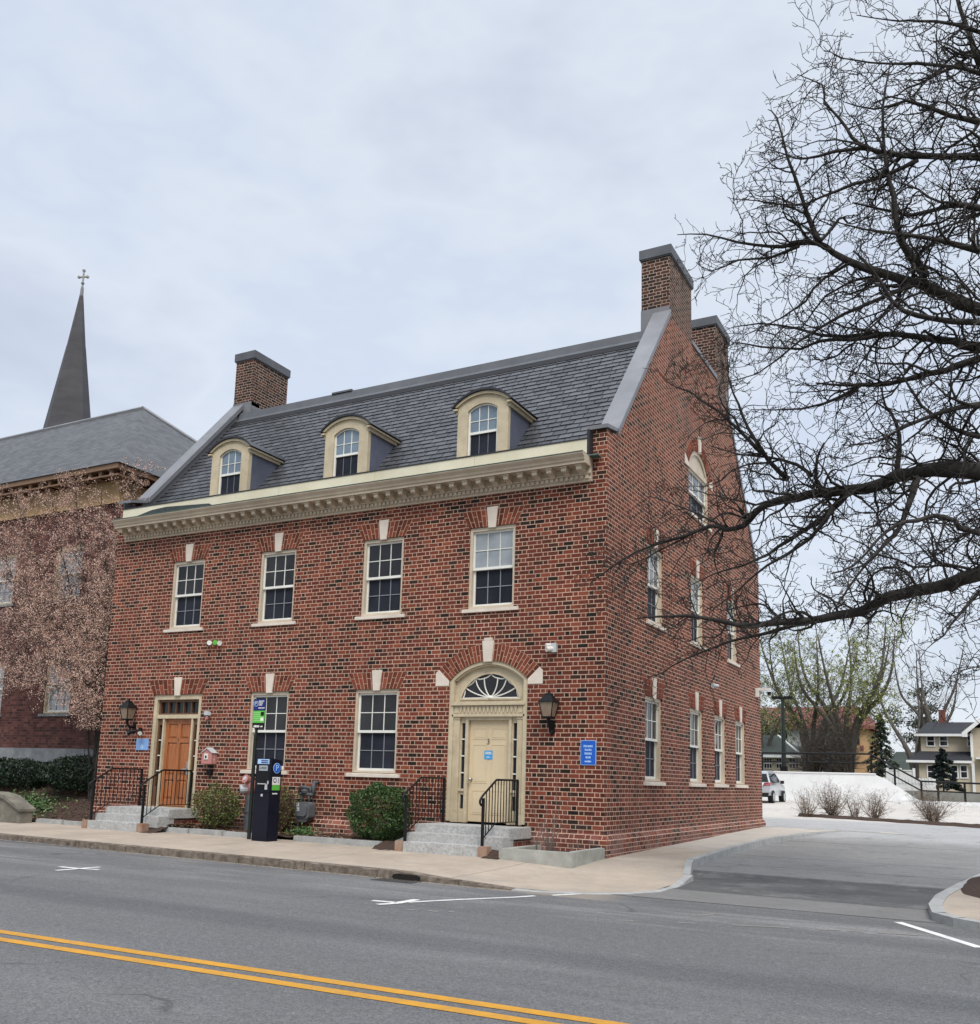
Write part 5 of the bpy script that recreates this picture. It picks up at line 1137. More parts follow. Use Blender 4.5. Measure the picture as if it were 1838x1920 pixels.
for px, d0, d1, r0, r1, vt in big:
    P, rd = L(px, d0, d1, r0, r1, vt=vt); T1.dress(P, rd, .19, .5, 1.6, 3, SPc, .03, Vector((-.14, -.05, .10)), .10); T1.dress(P, rd, .55, 1.2, 2.6, 3, SPc, .02, Vector((-.35, 0, .0)), .06, .5)
for px, d0, d1, r0, r1 in sub:
    P, rd = L(px, d0, d1, r0, r1); T1.dress(P, rd, .155, .45, 1.35, 3, SPc, .03, Vector((-.14, 0, .08))); T1.dress(P, rd, .5, .8, 1.9, 3, SPc, .0, Vector((-.3, 0, -.05)), .06, .5)
for k in range(24):                                              # the rest of the crown, mostly beyond the frame
    z = T1.r.uniform(5.5, 15.5); az = T1.r.uniform(0, 2 * PI); d = Vector((math.cos(az), math.sin(az), T1.r.uniform(-.05, .7)))
    if d.x < -.4 and k > 6: d.x = -d.x
    p0 = Vector((TX, TY, z)); ln = T1.r.uniform(1.6, 4.2); pts = [p0 + d * ln * f + rv(T1.r) * .25 * f + Vector((0, 0, .35 * f * f)) for f in (0, .33, .66, 1.)]; pts[0] = p0
    P, rd = T1.limb(pts, T1.r.uniform(.03, .06), .006, 6); T1.dress(P, rd, .2, .3, 1.1, 2, SPc, .05, Vector((0, 0, .15)), .2)
T1.b.build('limbs', M['bark'], bt, smooth=True); T1.fine.build('twigs', M['twig'], bt)

# blossoming multi-stemmed tree in front of the neighbour
ft = thing('flowering_tree', (-14.5, .45, .2), 'blossoming tree with dense pale pink buds before the purple brick building', 'tree')
T2 = Tree(33, .16)
def B(px, y0, y1): n_ = len(px); return [Vector((-14.5, .45, .15))] + [aty(u, v, y0 + (y1 - y0) * i / (n_ - 1)) for i, (u, v) in enumerate(px)]
for px, y0, y1, r0 in ((((190, 1345), (165, 1290), (120, 1255), (70, 1235), (10, 1220), (-40, 1200)), .5, .9, .05), (((193, 1320), (178, 1240), (140, 1130), (115, 1030), (95, 930)), .6, 1.0, .06), (((200, 1270), (204, 1150), (196, 1020), (190, 920)), .6, .9, .06),
        (((203, 1240), (222, 1080), (245, 960), (262, 885)), .7, 1.2, .05), (((185, 1310), (150, 1220), (80, 1140), (20, 1090), (-40, 1060)), .5, .7, .05), (((196, 1290), (170, 1150), (150, 1010), (140, 900)), .7, 1.3, .05), (((188, 1330), (130, 1240), (60, 1180), (-20, 1150)), .3, .5, .045),
        (((190, 1280), (130, 1150), (60, 1030), (30, 930)), .8, 1.2, .05), (((180, 1290), (110, 1200), (40, 1120), (0, 1010), (-20, 930)), .4, .8, .045), (((200, 1230), (215, 1110), (228, 1010)), .25, .3, .035), (((160, 1280), (110, 1290), (60, 1270), (0, 1275)), .2, .3, .03), (((188, 1345), (160, 1330), (140, 1320)), .3, .2, .02)):
    P, rd = T2.limb(B(px, y0, y1), r0, .008, 6); T2.dress(P, rd, .085, .45, 1.5, 2, {0: 1, 1: .10, 2: .16}, .07, Vector((-.05, -.1, .25)), .3, .5)
T2.b.build('branches', M['bark'], ft, smooth=True); T2.fine.build('twigs', M['twig'], ft)
b = MB(); r_ = T2.r
tips = [p for p in T2.tips if p.z > 2.4]
for p in tips:
    for _ in range(11): leafquad(b, p + rv(r_) * r_.uniform(0, .14), r_.uniform(.008, .019), r_, 0, .2, .8)
b.build('blossom', M['bloom'], ft)

# generic bare tree for the distance
def fartree(name, label, base, H, stems, spread, seed, budn=0, budmat=None, group=None, lev=3, r0=.3, fork=.25, cat='tree', lift=.06, step=.5, twigmat='twig'):
    o = thing(name, tuple(base), label, cat, group); T = Tree(seed, .12); r_ = T.r
    for k in range(stems):
        a = 2 * PI * k / stems + r_.uniform(-.4, .4); d = Vector((math.cos(a) * spread, math.sin(a) * spread, 1)).normalized() if stems > 1 else Vector((.03, 0, 1))
        hh = H * r_.uniform(.8, 1.); p0 = Vector(base) + Vector((math.cos(a), math.sin(a), 0)) * (.25 * (stems > 1)); pts = [p0, p0 + Vector((0, 0, 1)) * hh * fork * .5 + d * hh * fork * .5, p0 + d * hh * .6 + rv(r_) * .3 + Vector((0, 0, .05 * hh)), p0 + d * hh * .8 + Vector((0, 0, .2 * hh))]
        P, rd = T.limb(pts, r0 / math.sqrt(stems) * 1.25, .02, 7)
        T.dress(P, rd, step, H * .16, H * .42, lev, {0: 1, 1: .22, 2: .36, 3: .55}, lift, Vector((0, 0, .25)), fork * .9, .5)
    T.b.build('trunk', M['farbark'], o, smooth=True); T.fine.build('twigs', M[twigmat], o)
    if budn:
        b = MB(); cc = [r_.choice(T.tips) for _ in range(9)]; tp = [p for p in T.tips if min((p - q_).length for q_ in cc) < H * .16 or r_.random() < .25]
        for _ in range(budn): leafquad(b, r_.choice(tp) + rv(r_) * r_.uniform(0, .2), r_.uniform(.04, .085), r_, 0, .2, .6)
        b.build('buds', budmat, o)
    return o
def conifer(name, label, base, H, rad, n, seed, mat, s=.14, droop=.35, group=None):
    o = thing(name, tuple(base), label, 'tree', group); r_ = random.Random(seed); b = MB(); q = MB(); q.tube([Vector(base) - Vector((0, 0, .3)), Vector(base) + Vector((0, 0, H * .97))], [H * .025, .02], 6); q.build('trunk', M['bark'], o)
    nb_ = int(H * 12)
    for k in range(nb_):
        f = (k + r_.random()) / nb_; a = k * 2.4 + r_.uniform(-.3, .3); z = H * (.06 + .93 * f); ln = rad * (1 - f) ** .8 * r_.uniform(.7, 1.1)
        for j in range(max(3, int(n / nb_))):
            g = r_.random() ** .6; p = Vector(base) + Vector((math.cos(a) * ln * g, math.sin(a) * ln * g, z - droop * ln * g * g + .0)) + rv(r_) * (.06 + .12 * g * ln * .4); leafquad(b, p, s * r_.uniform(.6, 1.3), r_, 0, .3, .45)
    b.build('foliage', mat, o); return o
# ================================================================== the yard behind
M['wwall'] = pm('white_wall', (.74, .74, .73), (.68, .68, .675), 1.2, .7, .3)
M['gconc'] = pm('grey_concrete', (.27, .265, .245), (.20, .195, .18), 1.5, .85)
YW = 42.5
pA, pB, pC, pD = aty(1380, 1446, YW), aty(1640, 1453, YW), aty(1662, 1462, YW), aty(1729, 1507, YW)
zt = (pA.z + pB.z) / 2
b = MB(); b.prism([(pA.x - 8, .3), (pD.x + .1, .3), (pD.x + .1, pD.z), (pC.x, pC.z), (pB.x, zt), (pA.x - 8, zt)], YW, YW + .3)
b.prism([(pA.x - 8, zt), (pB.x + .05, zt), (pB.x + .05, zt + .07), (pA.x - 8, zt + .07)], YW - .04, YW + .34)
tag(b.build('retaining_wall', M['wwall'], base=(-3, YW, .6)), 'long white retaining wall sloping down beside the ramp', 'wall')
fr_ = thing('yard_railing', (-2, YW, zt), 'black railing on top of the white wall descending along the ramp', 'railing')
rl = [Vector((pA.x - 8, YW + .15, zt + 1.17)), Vector((aty(1632, 1413, YW + .15).x, YW + .15, zt + 1.17)), aty(1727, 1465, YW + .15), aty(1838, 1469.5, YW + .15), aty(1990, 1474, YW + .15)]
b = MB(); b.tube(rl, .055, 6); b.tube([p - Vector((0, 0, .52)) for p in rl], .045, 6); b.build('rails', M['black'], fr_)
def railz(x):
    for a, c in zip(rl, rl[1:]):
        if a.x <= x <= c.x: return a.z + (c.z - a.z) * (x - a.x) / (c.x - a.x)
    return rl[-1].z
for u in (1430, 1514.5, 1558, 1601, 1635, 1678, 1727, 1758, 1808, 1870, 1930):
    x = aty(u, 1450, YW + .15).x; z1 = railz(x); b = MB(); b.tube([(x, YW + .15, z1 - 1.22), (x, YW + .15, z1)], .06, 6); b.build('post', M['black'], fr_)
w0, w1 = aty(1690, 1482, 46), aty(1990, 1486, 46)
b = MB(); b.box(w0.x - 2.5, w1.x + 4, 46, 46.3, .3, w0.z); tag(b.build('concrete_wall', M['gconc'], base=(5, 46, .6)), 'plain grey concrete wall behind the lower railing', 'wall')
b = MB(); b.box(1.4, 14, 43.4, 43.9, .4, aty(1800, 1506, 43.4).z); b.box(1.4, 14, 42.2, 43.4, .4, .93); tag(b.build('low_kerb_wall', M['wwall'], base=(6, 43, .6)), 'low white kerb wall under the lower railing', 'wall')
p0, p1 = aty(1640, 1458, 47.5), aty(1745, 1478, 47.5)
b = MB(); b.box(p0.x - .6, p1.x + .3, 47.5, 47.7, .8, p0.z); q0 = p0.z
n_ = 22
for k in range(n_): x = p0.x - .6 + (p1.x - p0.x + .9) * k / n_; b.box(x, x + .06, 47.45, 47.5, q0 - .3, q0 + .04)
tag(b.build('balustrade_wall', M['wwall'], base=((p0.x + p1.x) / 2, 47.5, 1)), 'white low wall with a balustrade top beyond the ramp', 'wall')
vf = thing('vinyl_fence', tuple(aty(1690, 1455, 56)), 'white board fence between the conifer and the beige house', 'fence')
a0, a1 = aty(1664, 1443, 56), aty(1714, 1446, 56); b = MB(); b.box(a0.x, a1.x, 56, 56.06, 1., a0.z - .08); b.box(a0.x, a1.x, 55.97, 56.1, a0.z - .08, a0.z); b.build('fence_panel', M['wwall'], vf)
for x in (a0.x, (a0.x + a1.x) / 2, a1.x): b = MB(); b.box(x - .08, x + .08, 55.92, 56.12, .9, a0.z + .12); b.build('fence_post', M['wwall'], vf)
# light pole
pb, pt = aty(1470.5, 1447, 45), aty(1468.5, 1307, 45)
lp = thing('light_pole', (pb.x, 45, 2.2), 'dark car park light pole with twin lamp heads', 'street lamp')
b = MB(); b.tube([(pb.x, 45, 2.), (pb.x, 45, pt.z)], [.16, .10], 8); b.build('pole', M['dgreen'], lp)
for s_ in (-1, 1):
    b = MB(); b.box(*sorted((pb.x + s_ * .12, pb.x + s_ * .62)), 44.8, 45.2, pt.z - .12, pt.z + .04); b.build('lamp_head', M['black'], lp)
b = MB(); b.box(pb.x - .2, pb.x + .2, 44.95, 45.05, pt.z - .06, pt.z - .01); b.build('lamp_arm', M['black'], lp)
b = MB(); b.box(pb.x - .2, pb.x + .2, 44.8, 45.2, 1.9, 2.75); b.build('pole_base', M['black'], lp)
# low garage with a green roof
YG = 66
e0, e1, ap = aty(1330, 1411, YG), aty(1505, 1414, YG), aty(1441, 1374, YG)
gl = thing('garage', (e0.x, YG, 2.5), 'low pale garage with a dark green hip roof beyond the white wall', 'building')
M['groof'] = pm('green_shingle', (.05, .062, .052), (.036, .045, .04), .8, .85); M['beige'] = pm('beige_siding', (.50, .43, .325), (.45, .385, .29), .8, .7, .3, .25, 3., 0, 0, (.05, .05, 3.))
b = MB(); b.box(e0.x, e1.x - .4, YG + .5, YG + 8, 1.8, e0.z - .15); b.build('wall', M['beige'], gl)
b = MB(); zz = e0.z - .15; b.add([(e0.x - 6, YG, zz), (e1.x, YG, zz), (ap.x, YG + 4, ap.z), (e0.x - 6, YG + 4, ap.z), (e1.x, YG + 8.5, zz), (e0.x - 6, YG + 8.5, zz), (e0.x - 6, YG, zz - .12), (e1.x, YG, zz - .12)], [(0, 1, 2, 3), (1, 4, 2), (4, 5, 3, 2), (6, 7, 1, 0)]); rf = b.build('roof', M['groof'], gl)
b = MB(); b.box(e0.x - 6, e1.x, YG - .06, YG - .003, zz - .2, zz + .02); b.tube([(e1.x, YG, zz), (ap.x, YG + 4, ap.z)], .07, 5); b.build('roof_edge', M['wwall'], rf)
for u0, u1 in ((1431, 1446), (1454, 1469), (1478, 1496)):
    a, c = aty(u0, 1421, YG), aty(u1, 1441, YG); b = MB(); b.box(a.x, c.x, YG + .42, YG + .49, c.z, a.z); dd = b.build('garage_window', M['wwall'], gl)
    q = MB(); n_ = 3
    for i in range(n_):
        for j in range(2):
            xx = a.x + (c.x - a.x) * (i + .12) / n_; x2 = a.x + (c.x - a.x) * (i + .88) / n_; za = c.z + (a.z - c.z) * (j + .12) / 2; zb2 = c.z + (a.z - c.z) * (j + .88) / 2; q.box(xx, x2, YG + .40, YG + .419, za, zb2)
    q.build('window_panes', M['pane'], dd)
# red roofed house
YR = 92
rr = thing('red_roof_house', tuple(aty(1560, 1440, YR)), 'tan house with a large faded red hip roof behind the bare trees', 'building')
M['rroof'] = pm('faded_red_roof', (.215, .085, .07), (.165, .065, .055), .35, .85, .2, .3, 2.); M['ochre'] = pm('ochre_wall', (.50, .31, .155), (.42, .26, .14), .8, .8); M['paleb'] = pm('pale_blue_wall', (.42, .45, .44), (.36, .40, .40), .8, .8)
a, c, d_ = aty(1400, 1325, YR), aty(1612, 1325, YR), aty(1650, 1367, YR)
b = MB(); b.add([(a.x - 5, YR - 6, d_.z), (d_.x, YR - 6, d_.z), (c.x, YR, c.z), (a.x - 5, YR, c.z), (d_.x, YR + 6, d_.z), (a.x - 5, YR + 6, d_.z), (a.x - 5, YR - 6, d_.z - .35), (d_.x, YR - 6, d_.z - .35), (d_.x, YR + 6, d_.z - .35)], [(0, 1, 2, 3), (1, 4, 2), (4, 5, 3, 2), (6, 7, 1, 0), (7, 8, 4, 1)]); b.build('roof', M['rroof'], rr)
q0 = aty(1590, 1400, YR - 5.5); b = MB(); b.box(a.x - 4, q0.x, YR - 5.4, YR + 5, 1.5, d_.z - .3); b.build('wall', M['paleb'], rr)
b = MB(); b.box(q0.x, aty(1627, 1400, YR - 5.5).x, YR - 5.5, YR + 5, 1.5, d_.z - .3); wl = b.build('wing_wall', M['ochre'], rr)
b = MB(); u0, u1 = aty(1613, 1398, YR - 5.5), aty(1620, 1408, YR - 5.5); b.box(u0.x, u1.x, YR - 5.55, YR - 5.5, u1.z, u0.z); b.build('window', M['rroof'], wl)
for uu, vv in ((1594, 1387), (1594, 1427), (1605, 1385)):
    u0 = aty(uu, vv, YR - 5.5); b = MB(); b.box(u0.x - .35, u0.x + .35, YR - 5.56, YR - 5.5, u0.z - .6, u0.z + .6); b.build('window', M['screen'], wl)
# beige house
YH = 60; hs = thing('beige_house', tuple(aty(1790, 1500, YH)), 'two storey beige house with black roofs and a brick chimney', 'house')
M['hroof'] = pm('black_shingle', (.030, .031, .036), (.022, .022, .026), 1.2, .8, .3, .3, 6.)
X = lambda u, v=1420, y=YH: aty(u, v, y).x
Z = lambda v, u=1770, y=YH: aty(u, v, y).z
xl, xr = X(1728), X(1826); z0 = .6; ze = Z(1377); zp0, zp1 = Z(1428), Z(1409)
b = MB(); b.box(xl, xr + 6, YH, YH + 8, z0, ze); b.box(X(1824), X(1824) + 8, YH - 1.2, YH + 8, z0, ze + .4)
gx0, gx1 = X(1818), X(1818) + 9.; gm_ = (gx0 + gx1) / 2; zg = Z(1373, 1818)
b.prism([(gx0 + .4, zg - .3), (gx1 - .4, zg - .3), (gm_, zg + 3.6)], YH - 1.19, YH + 3); b.build('wall', M['beige'], hs)
b = MB(); zr = Z(1357.5); b.add([(xl - .35, YH - .4, ze), (xr + 2, YH - .4, ze), (xr + 2, YH + 3.5, zr + .35), (xl + .3, YH + 3.5, zr + .35), (xl - .35, YH - .4, ze - .05), (xr + 2, YH - .4, ze - .05), (xl - .35, YH + 8, ze), (xr + 2, YH + 8, ze)], [(0, 1, 2, 3), (4, 5, 1, 0), (6, 0, 3), (3, 2, 7, 6)])
b.add([(gx0 - .3, YH - 1.7, zg - .15), (gm_, YH - 1.7, zg + 4.), (gm_, YH + 4, zg + 4.), (gx0 - .3, YH + 4, zg - .15)], [(0, 1, 2, 3)]); b.add([(gx1 + .3, YH - 1.7, zg - .15), (gm_, YH - 1.7, zg + 4.), (gm_, YH + 4, zg + 4.), (gx1 + .3, YH + 4, zg - .15)], [(3, 2, 1, 0)])
b.add([(xl - .8, YH - 2.2, zp0), (X(1824), YH - 2.2, zp0), (X(1824), YH - .003, zp1), (xl - .1, YH - .003, zp1), (xl - .8, YH - 2.2, zp0 - .04), (X(1824), YH - 2.2, zp0 - .04), (xl - .1, YH, zp0)], [(0, 1, 2, 3), (4, 5, 1, 0), (0, 3, 6)]); hr = b.build('roof', M['hroof'], hs)
b = MB(); b.box(xl - .4, xr, YH - .46, YH - .41, ze - .16, ze + .02); b.box(xl - .85, X(1824), YH - 2.27, YH - 2.21, zp0 - .16, zp0 + .01)
b.hexa([(gx0 - .35, YH - 1.76, zg - .42), (gx0 + .0, YH - 1.76, zg - .42), (gx0 + .0, YH - 1.705, zg - .42), (gx0 - .35, YH - 1.705, zg - .42), (gx0 - .35, YH - 1.76, zg - .1), (gx0 + .0, YH - 1.76, zg + .1), (gx0 + .0, YH - 1.705, zg + .1), (gx0 - .35, YH - 1.705, zg - .1)])
b.hexa([(gx0 - .35, YH - 1.77, zg - .45), (gx0 - .35, YH - 1.70, zg - .45), (gm_, YH - 1.70, zg + 3.72), (gm_, YH - 1.77, zg + 3.72), (gx0 - .35, YH - 1.77, zg - .12), (gx0 - .35, YH - 1.70, zg - .12), (gm_, YH - 1.70, zg + 4.05), (gm_, YH - 1.77, zg + 4.05)])
b.box(X(1824) - .06, X(1824) + .1, YH - 1.3, YH - 1.2, z0, ze); b.build('fascia', M['wwall'], hr)
b = MB(); xc0, xc1 = X(1759), X(1772); b.box(xc0, xc1, YH + 3.4, YH + 4.2, zr - .3, Z(1331, 1765, YH + 3.5)); b.build('chimney', pm('chimney_brick', (.19, .07, .05), (.14, .05, .04), 4., .9), hr)
b = MB(); b.box(xl - .05, X(1824), YH - 1.9, YH - .01, z0, zp0 - .16); b.build('porch_wall', M['beige'], hs)
def hwin(u0, u1, v0, v1, y):
    a, c = aty(u0, v0, y), aty(u1, v1, y); b = MB(); b.prism(rect(a.x - .08, c.x + .08, c.z - .08, a.z + .08), y - .05, y + .04, 0, [rect(a.x, c.x, c.z, a.z)]); zm = (a.z + c.z) / 2; b.box(a.x, c.x, y - .03, y + .03, zm - .025, zm + .025); o = b.build('window', M['wwall'], hs)
    q = MB(); q.box(a.x, c.x, y - .02, y - .012, c.z, a.z); q.build('pane', M['pane'], o)
for u0, u1 in ((1739, 1752), (1763, 1776.5), (1815, 1824)): hwin(u0, u1, 1381, 1398, YH - .01)
for u0, u1 in ((1740, 1752), (1756, 1768), (1784, 1796), (1802, 1814)): hwin(u0, u1, 1436, 1458, YH - 1.91)
b = MB(); b.box(X(1823), X(1823) + .18, YH - 2.15, YH - 2.0, z0, zp0 - .16); b.build('porch_post', M['wwall'], hs)
b = MB(); a, c = aty(1831, 1421, YH - 1.25), aty(1850, 1424, YH - 1.25); b.box(a.x, c.x + 1, YH - 1.9, YH - 1.25, c.z, a.z); b.build('awning', M['wwall'], hs)
# silver car seen from behind
cp = atg(1459, 1507.5, 0); cx_ = cp.x - 1.3; cy_ = cp.y; cz_ = G(cy_)
car = thing('parked_car', (cx_, cy_, cz_), 'silver sport utility car parked behind the brick building', 'car')
M['silver'] = pm('silver_paint', (.52, .54, .56), (.49, .51, .53), 2., .25, .6, 0, 1, 0, .35); M['tyre'] = pm('black_rubber', (.012, .012, .013), None, 9., .8); M['red'] = pm('red_lens', (.25, .03, .04), None, 9., .2, .6)
CXF = lambda u, d, z: (cx_ + u, cy_ + d, cz_ + z)
prof = [(0, .42), (-.03, .62), (.02, .95), (.18, 1.06), (.42, 1.60), (.75, 1.70), (2.4, 1.68), (3.2, 1.18), (4.4, 1.0), (4.62, .75), (4.6, .40)]
wids = [.86, .90, .92, .90, .72, .66, .66, .82, .82, .78, .80]
b = MB(CXF); n_ = len(prof); vs = [(-w_, y, z) for (y, z), w_ in zip(prof, wids)] + [(w_, y, z) for (y, z), w_ in zip(prof, wids)]
low = [(-.86, 0.05, .32), (-.8, 4.5, .32), (.86, .05, .32), (.8, 4.5, .32)]
fs = [(i, i + 1, n_ + i + 1, n_ + i)[::-1] for i in range(n_ - 1)] + [tuple(range(n_)), tuple(range(n_, 2 * n_))[::-1], (0, n_, 2 * n_ - 1, n_ - 1)]
b.add(vs, fs); body = b.build('body', M['silver'], car, bevel=.035)
b = MB(CXF); f = lambda t: (.18 + (.42 - .18) * t, 1.06 + (1.60 - 1.06) * t); (ya, za), (yb_, zb2) = f(.1), f(.9)
b.hexa([(-.80, ya - .012, za), (.80, ya - .012, za), (.80, ya + .03, za), (-.80, ya + .03, za), (-.66, yb_ - .012, zb2), (.66, yb_ - .012, zb2), (.66, yb_ + .03, zb2), (-.66, yb_ + .03, zb2)]); b.build('rear_window', M['pane'], car)
for s_ in (-1, 1):
    b = MB(CXF); b.add([(s_ * .915, .45, 1.08), (s_ * .885, 2.9, 1.12), (s_ * .72, 2.3, 1.58), (s_ * .735, .62, 1.56)], [(0, 1, 2, 3), (3, 2, 1, 0)]); b.build('side_window', M['pane'], car)
    b = MB(CXF); b.hexa([(s_ * .55, -.035, .93), (s_ * .93, .02, .93), (s_ * .94, .3, .98), (s_ * .55, .1, .98), (s_ * .62, -.0, 1.07), (s_ * .925, .1, 1.08), (s_ * .93, .36, 1.12), (s_ * .62, .1, 1.07)]); b.build('tail_light', M['red'], car)
    b = MB(CXF); b.box(*sorted((s_ * .92, s_ * 1.10)), 2.65, 2.78, 1.05, 1.22); b.build('mirror', M['tyre'], car)
    for yy in (.85, 3.65):
        b = MB(CXF); b.tube([(s_ * .68, yy, .34), (s_ * .93, yy, .34)], .345, 20); wh = b.build('wheel', M['tyre'], car); q = MB(CXF); q.tube([(s_ * .92, yy, .34), (s_ * .94, yy, .34)], .22, 16); q.build('rim', M['steel'], wh)
    b = MB(CXF); b.tube([(s_ * .66, .8, 1.73), (s_ * .64, 2.3, 1.72)], .02, 5); b.build('roof_rail', M['steel'], car)
b = MB(CXF); b.box(-.88, .88, -.07, .1, .55, .70); b.build('rear_bumper', M['silver'], car, bevel=.02); b = MB(CXF); b.box(-.84, .84, -.05, .1, .33, .55); b.build('lower_bumper', M['tyre'], car)
b = MB(CXF); b.box(-.27, .27, -.05, .0, .74, .88); b.build('number_plate', M['ltgrey'], car)
# bare shrubs on the mulch strip
m0, m1 = atg(1500, 1530), atg(1838, 1552)
b = MB(); r_ = random.Random(12); n_ = 60; vs = []
for i in range(n_ + 1):
    f = i / n_; c = m0.lerp(m0 + (m1 - m0) * 1.6, f); wv = .45 + .12 * math.sin(i * .9)
    for k, (o_, h_) in enumerate(((-1, -.02), (-.4, .09), (.4, .10), (1, -.02))): vs.append((c.x, c.y + o_ * wv, G(c.y) + h_ + r_.uniform(-.01, .02)))
b.add(vs, [(i * 4 + k, i * 4 + k + 1, i * 4 + 5 + k, i * 4 + 4 + k)[::-1] for i in range(n_) for k in range(3)]); tag(b.build('mulch_strip', M['soil'], smooth=True), kind='structure')
names = ['leafless shrub on the mulch strip, nearest the brick gable wall', 'tall leafless shrub on the mulch strip, second from the brick gable wall', 'small leafless shrub on the mulch strip, in the middle of the row', 'spreading leafless shrub on the mulch strip, before the end of the white wall', 'widest leafless shrub on the mulch strip, farthest from the brick building']
for k, (u, v, w_, h_) in enumerate(((1512, 1532, .62, 1.0), (1563, 1533, .95, 1.3), (1603, 1534, .5, .85), (1641, 1536.5, .85, 1.1), (1752, 1544, 1.15, 1.15))):
    c = atg(u, v); T = Tree(60 + k, .12); o = thing('bare_shrub', (c.x, c.y, G(c.y)), names[k], 'shrub', 'leafless shrubs in a row on the mulch strip')
    for _ in range(int(26 * (w_ + .3))):
        a = T.r.uniform(0, 2 * PI); sp_ = T.r.random() ** .7 * w_ * .95; T.twig(Vector((c.x + math.cos(a) * .08, c.y + math.sin(a) * .08, G(c.y) - .02)), Vector((math.cos(a) * sp_, math.sin(a) * sp_ * .8, h_ * T.r.uniform(.7, 1.1))), math.hypot(sp_, h_) * T.r.uniform(.7, 1.05), .012, 2, {0: 1, 1: .10, 2: .13}, .05)
    T.b.build('stems', M['drystem'], o); T.fine.build('twigs', M['drystem'], o)
# distant trees
M['fartwig'] = pm('pale_distant_twig', (.10, .088, .072), (.07, .062, .052), 2., .9)
M['tangle'] = pm('grey_brown_tangle', (.10, .082, .068), (.065, .054, .046), 2., .9)
def base(u, v, y): p = aty(u, v, y); return (p.x, y, p.z)
fartree('budding_tree', 'tall budding tree with several trunks, the one in front of the red roof', base(1588, 1449, 58), 13.2, 7, .42, 41, 14000, M['bud'], 'budding trees behind the white wall', 3, .62, .32, 'tree', .07, .42, 'fartwig')
fartree('budding_tree', 'tall budding tree with several trunks, the one behind the light pole', base(1525, 1449, 60), 12.6, 6, .44, 42, 10000, M['bud'], 'budding trees behind the white wall', 3, .55, .32, 'tree', .07, .42, 'fartwig')
fartree('bare_tree', 'pale bare tree rising behind the beige house chimney', base(1752, 1440, 95), 14.5, 4, .34, 43, 0, None, None, 3, .5, .4, 'tree', .08, .6, 'fartwig')
fartree('bare_tree', 'pale bare tree with low spreading limbs beside the beige house', base(1722, 1460, 72), 10.5, 4, .45, 44, 0, None, None, 3, .5, .25, 'tree', .04, .5, 'fartwig')
fartree('bare_tree', 'bare tree half hidden by the brick gable wall', base(1430, 1447, 68), 10.5, 4, .4, 45, 1500, M['bud'], None, 3, .4, .3, 'tree', .06, .5, 'fartwig')
o = thing('thicket', base(1550, 1447, 57), 'dense grey brown thicket at the foot of the budding trees', 'bushes'); T = Tree(71, .14)
for _ in range(170):
    u = T.r.uniform(1508, 1598); c = Vector(base(u, 1448, 57 + T.r.uniform(-1.5, 2.5))); T.twig(c, Vector((T.r.gauss(0, .22), T.r.gauss(0, .2), 1)), T.r.uniform(1.8, 4.0), .03, 2, {0: 1, 1: .14, 2: .2}, .03)
T.b.build('stems', M['tangle'], o); T.fine.build('twigs', M['tangle'], o)
M['fir'] = leafmat('fir_needles', (.018, .03, .02), (.04, .058, .036), (.075, .10, .06)); M['pine'] = leafmat('pine_needles', (.035, .05, .042), (.06, .08, .066), (.09, .115, .095)); M['fir2'] = leafmat('dark_fir_needles', (.004, .009, .008), (.009, .018, .016), (.018, .032, .028)); M['olive'] = leafmat('olive_leaf', (.05, .06, .02), (.09, .10, .04), (.14, .15, .07))
conifer('conifer', 'dark conifer between the red roof and the white fence', base(1655, 1462, 62), 5.0, 1.6, 4200, 51, M['fir'], .12)
conifer('conifer', 'small cone shaped dark conifer in front of the beige house porch', base(1770, 1482, 50), 2.6, 1.3, 9000, 52, M['fir2'], .095, .2)
r_ = random.Random(15)
for k, (u, v, y, sx_, sz_, n_, lb) in enumerate(((1735, 1345, 100, 2.2, 3.2, 3600, 'grey green pine crown behind the beige house chimney'),)):
    p = aty(u, v, y); o = thing('pine_tree', (p.x, y, 2), lb, 'tree'); b = MB(); b.tube([(p.x, y, 1.5), (p.x, y, p.z)], [.4, .2], 7); b.build('trunk', M['bark'], o); b = MB()
    cl = [Vector((p.x + r_.gauss(0, sx_ * .5), y + r_.gauss(0, 1.), p.z + r_.gauss(-.8, sz_ * .5))) for _ in range(26)]
    for _ in range(n_): c = r_.choice(cl); leafquad(b, c + Vector((r_.gauss(0, .6), r_.gauss(0, .6), r_.gauss(0, .28))), r_.uniform(.1, .22), r_)
    b.build('crown', M['pine'], o)
shrub('olive_bush', 'olive green bush behind the garage roof by the gable wall', 'bush', base(1432, 1420, 75), 3.0, 2., 4.6, 2600, .16, (M['olive'], M['drystem']), 16, 1., 40, None, .2)
M['wood2'] = pm('hazy_woodland', (.13, .12, .105), (.09, .085, .075), .2, .95)
o = MB(); r_ = random.Random(17)
for _ in range(26000):
    x = r_.uniform(-60, 60); y = r_.uniform(150, 165); hh = 5.5 + 2.2 * math.sin(x * .23) + 1.4 * math.sin(x * .61 + 1); z = 3 + hh * r_.random() ** .7; leafquad(o, Vector((x, y, z)), r_.uniform(.15, .45), r_, 0, 0, .3)
tag(o.build('distant_wood', M['wood2']), kind='stuff')
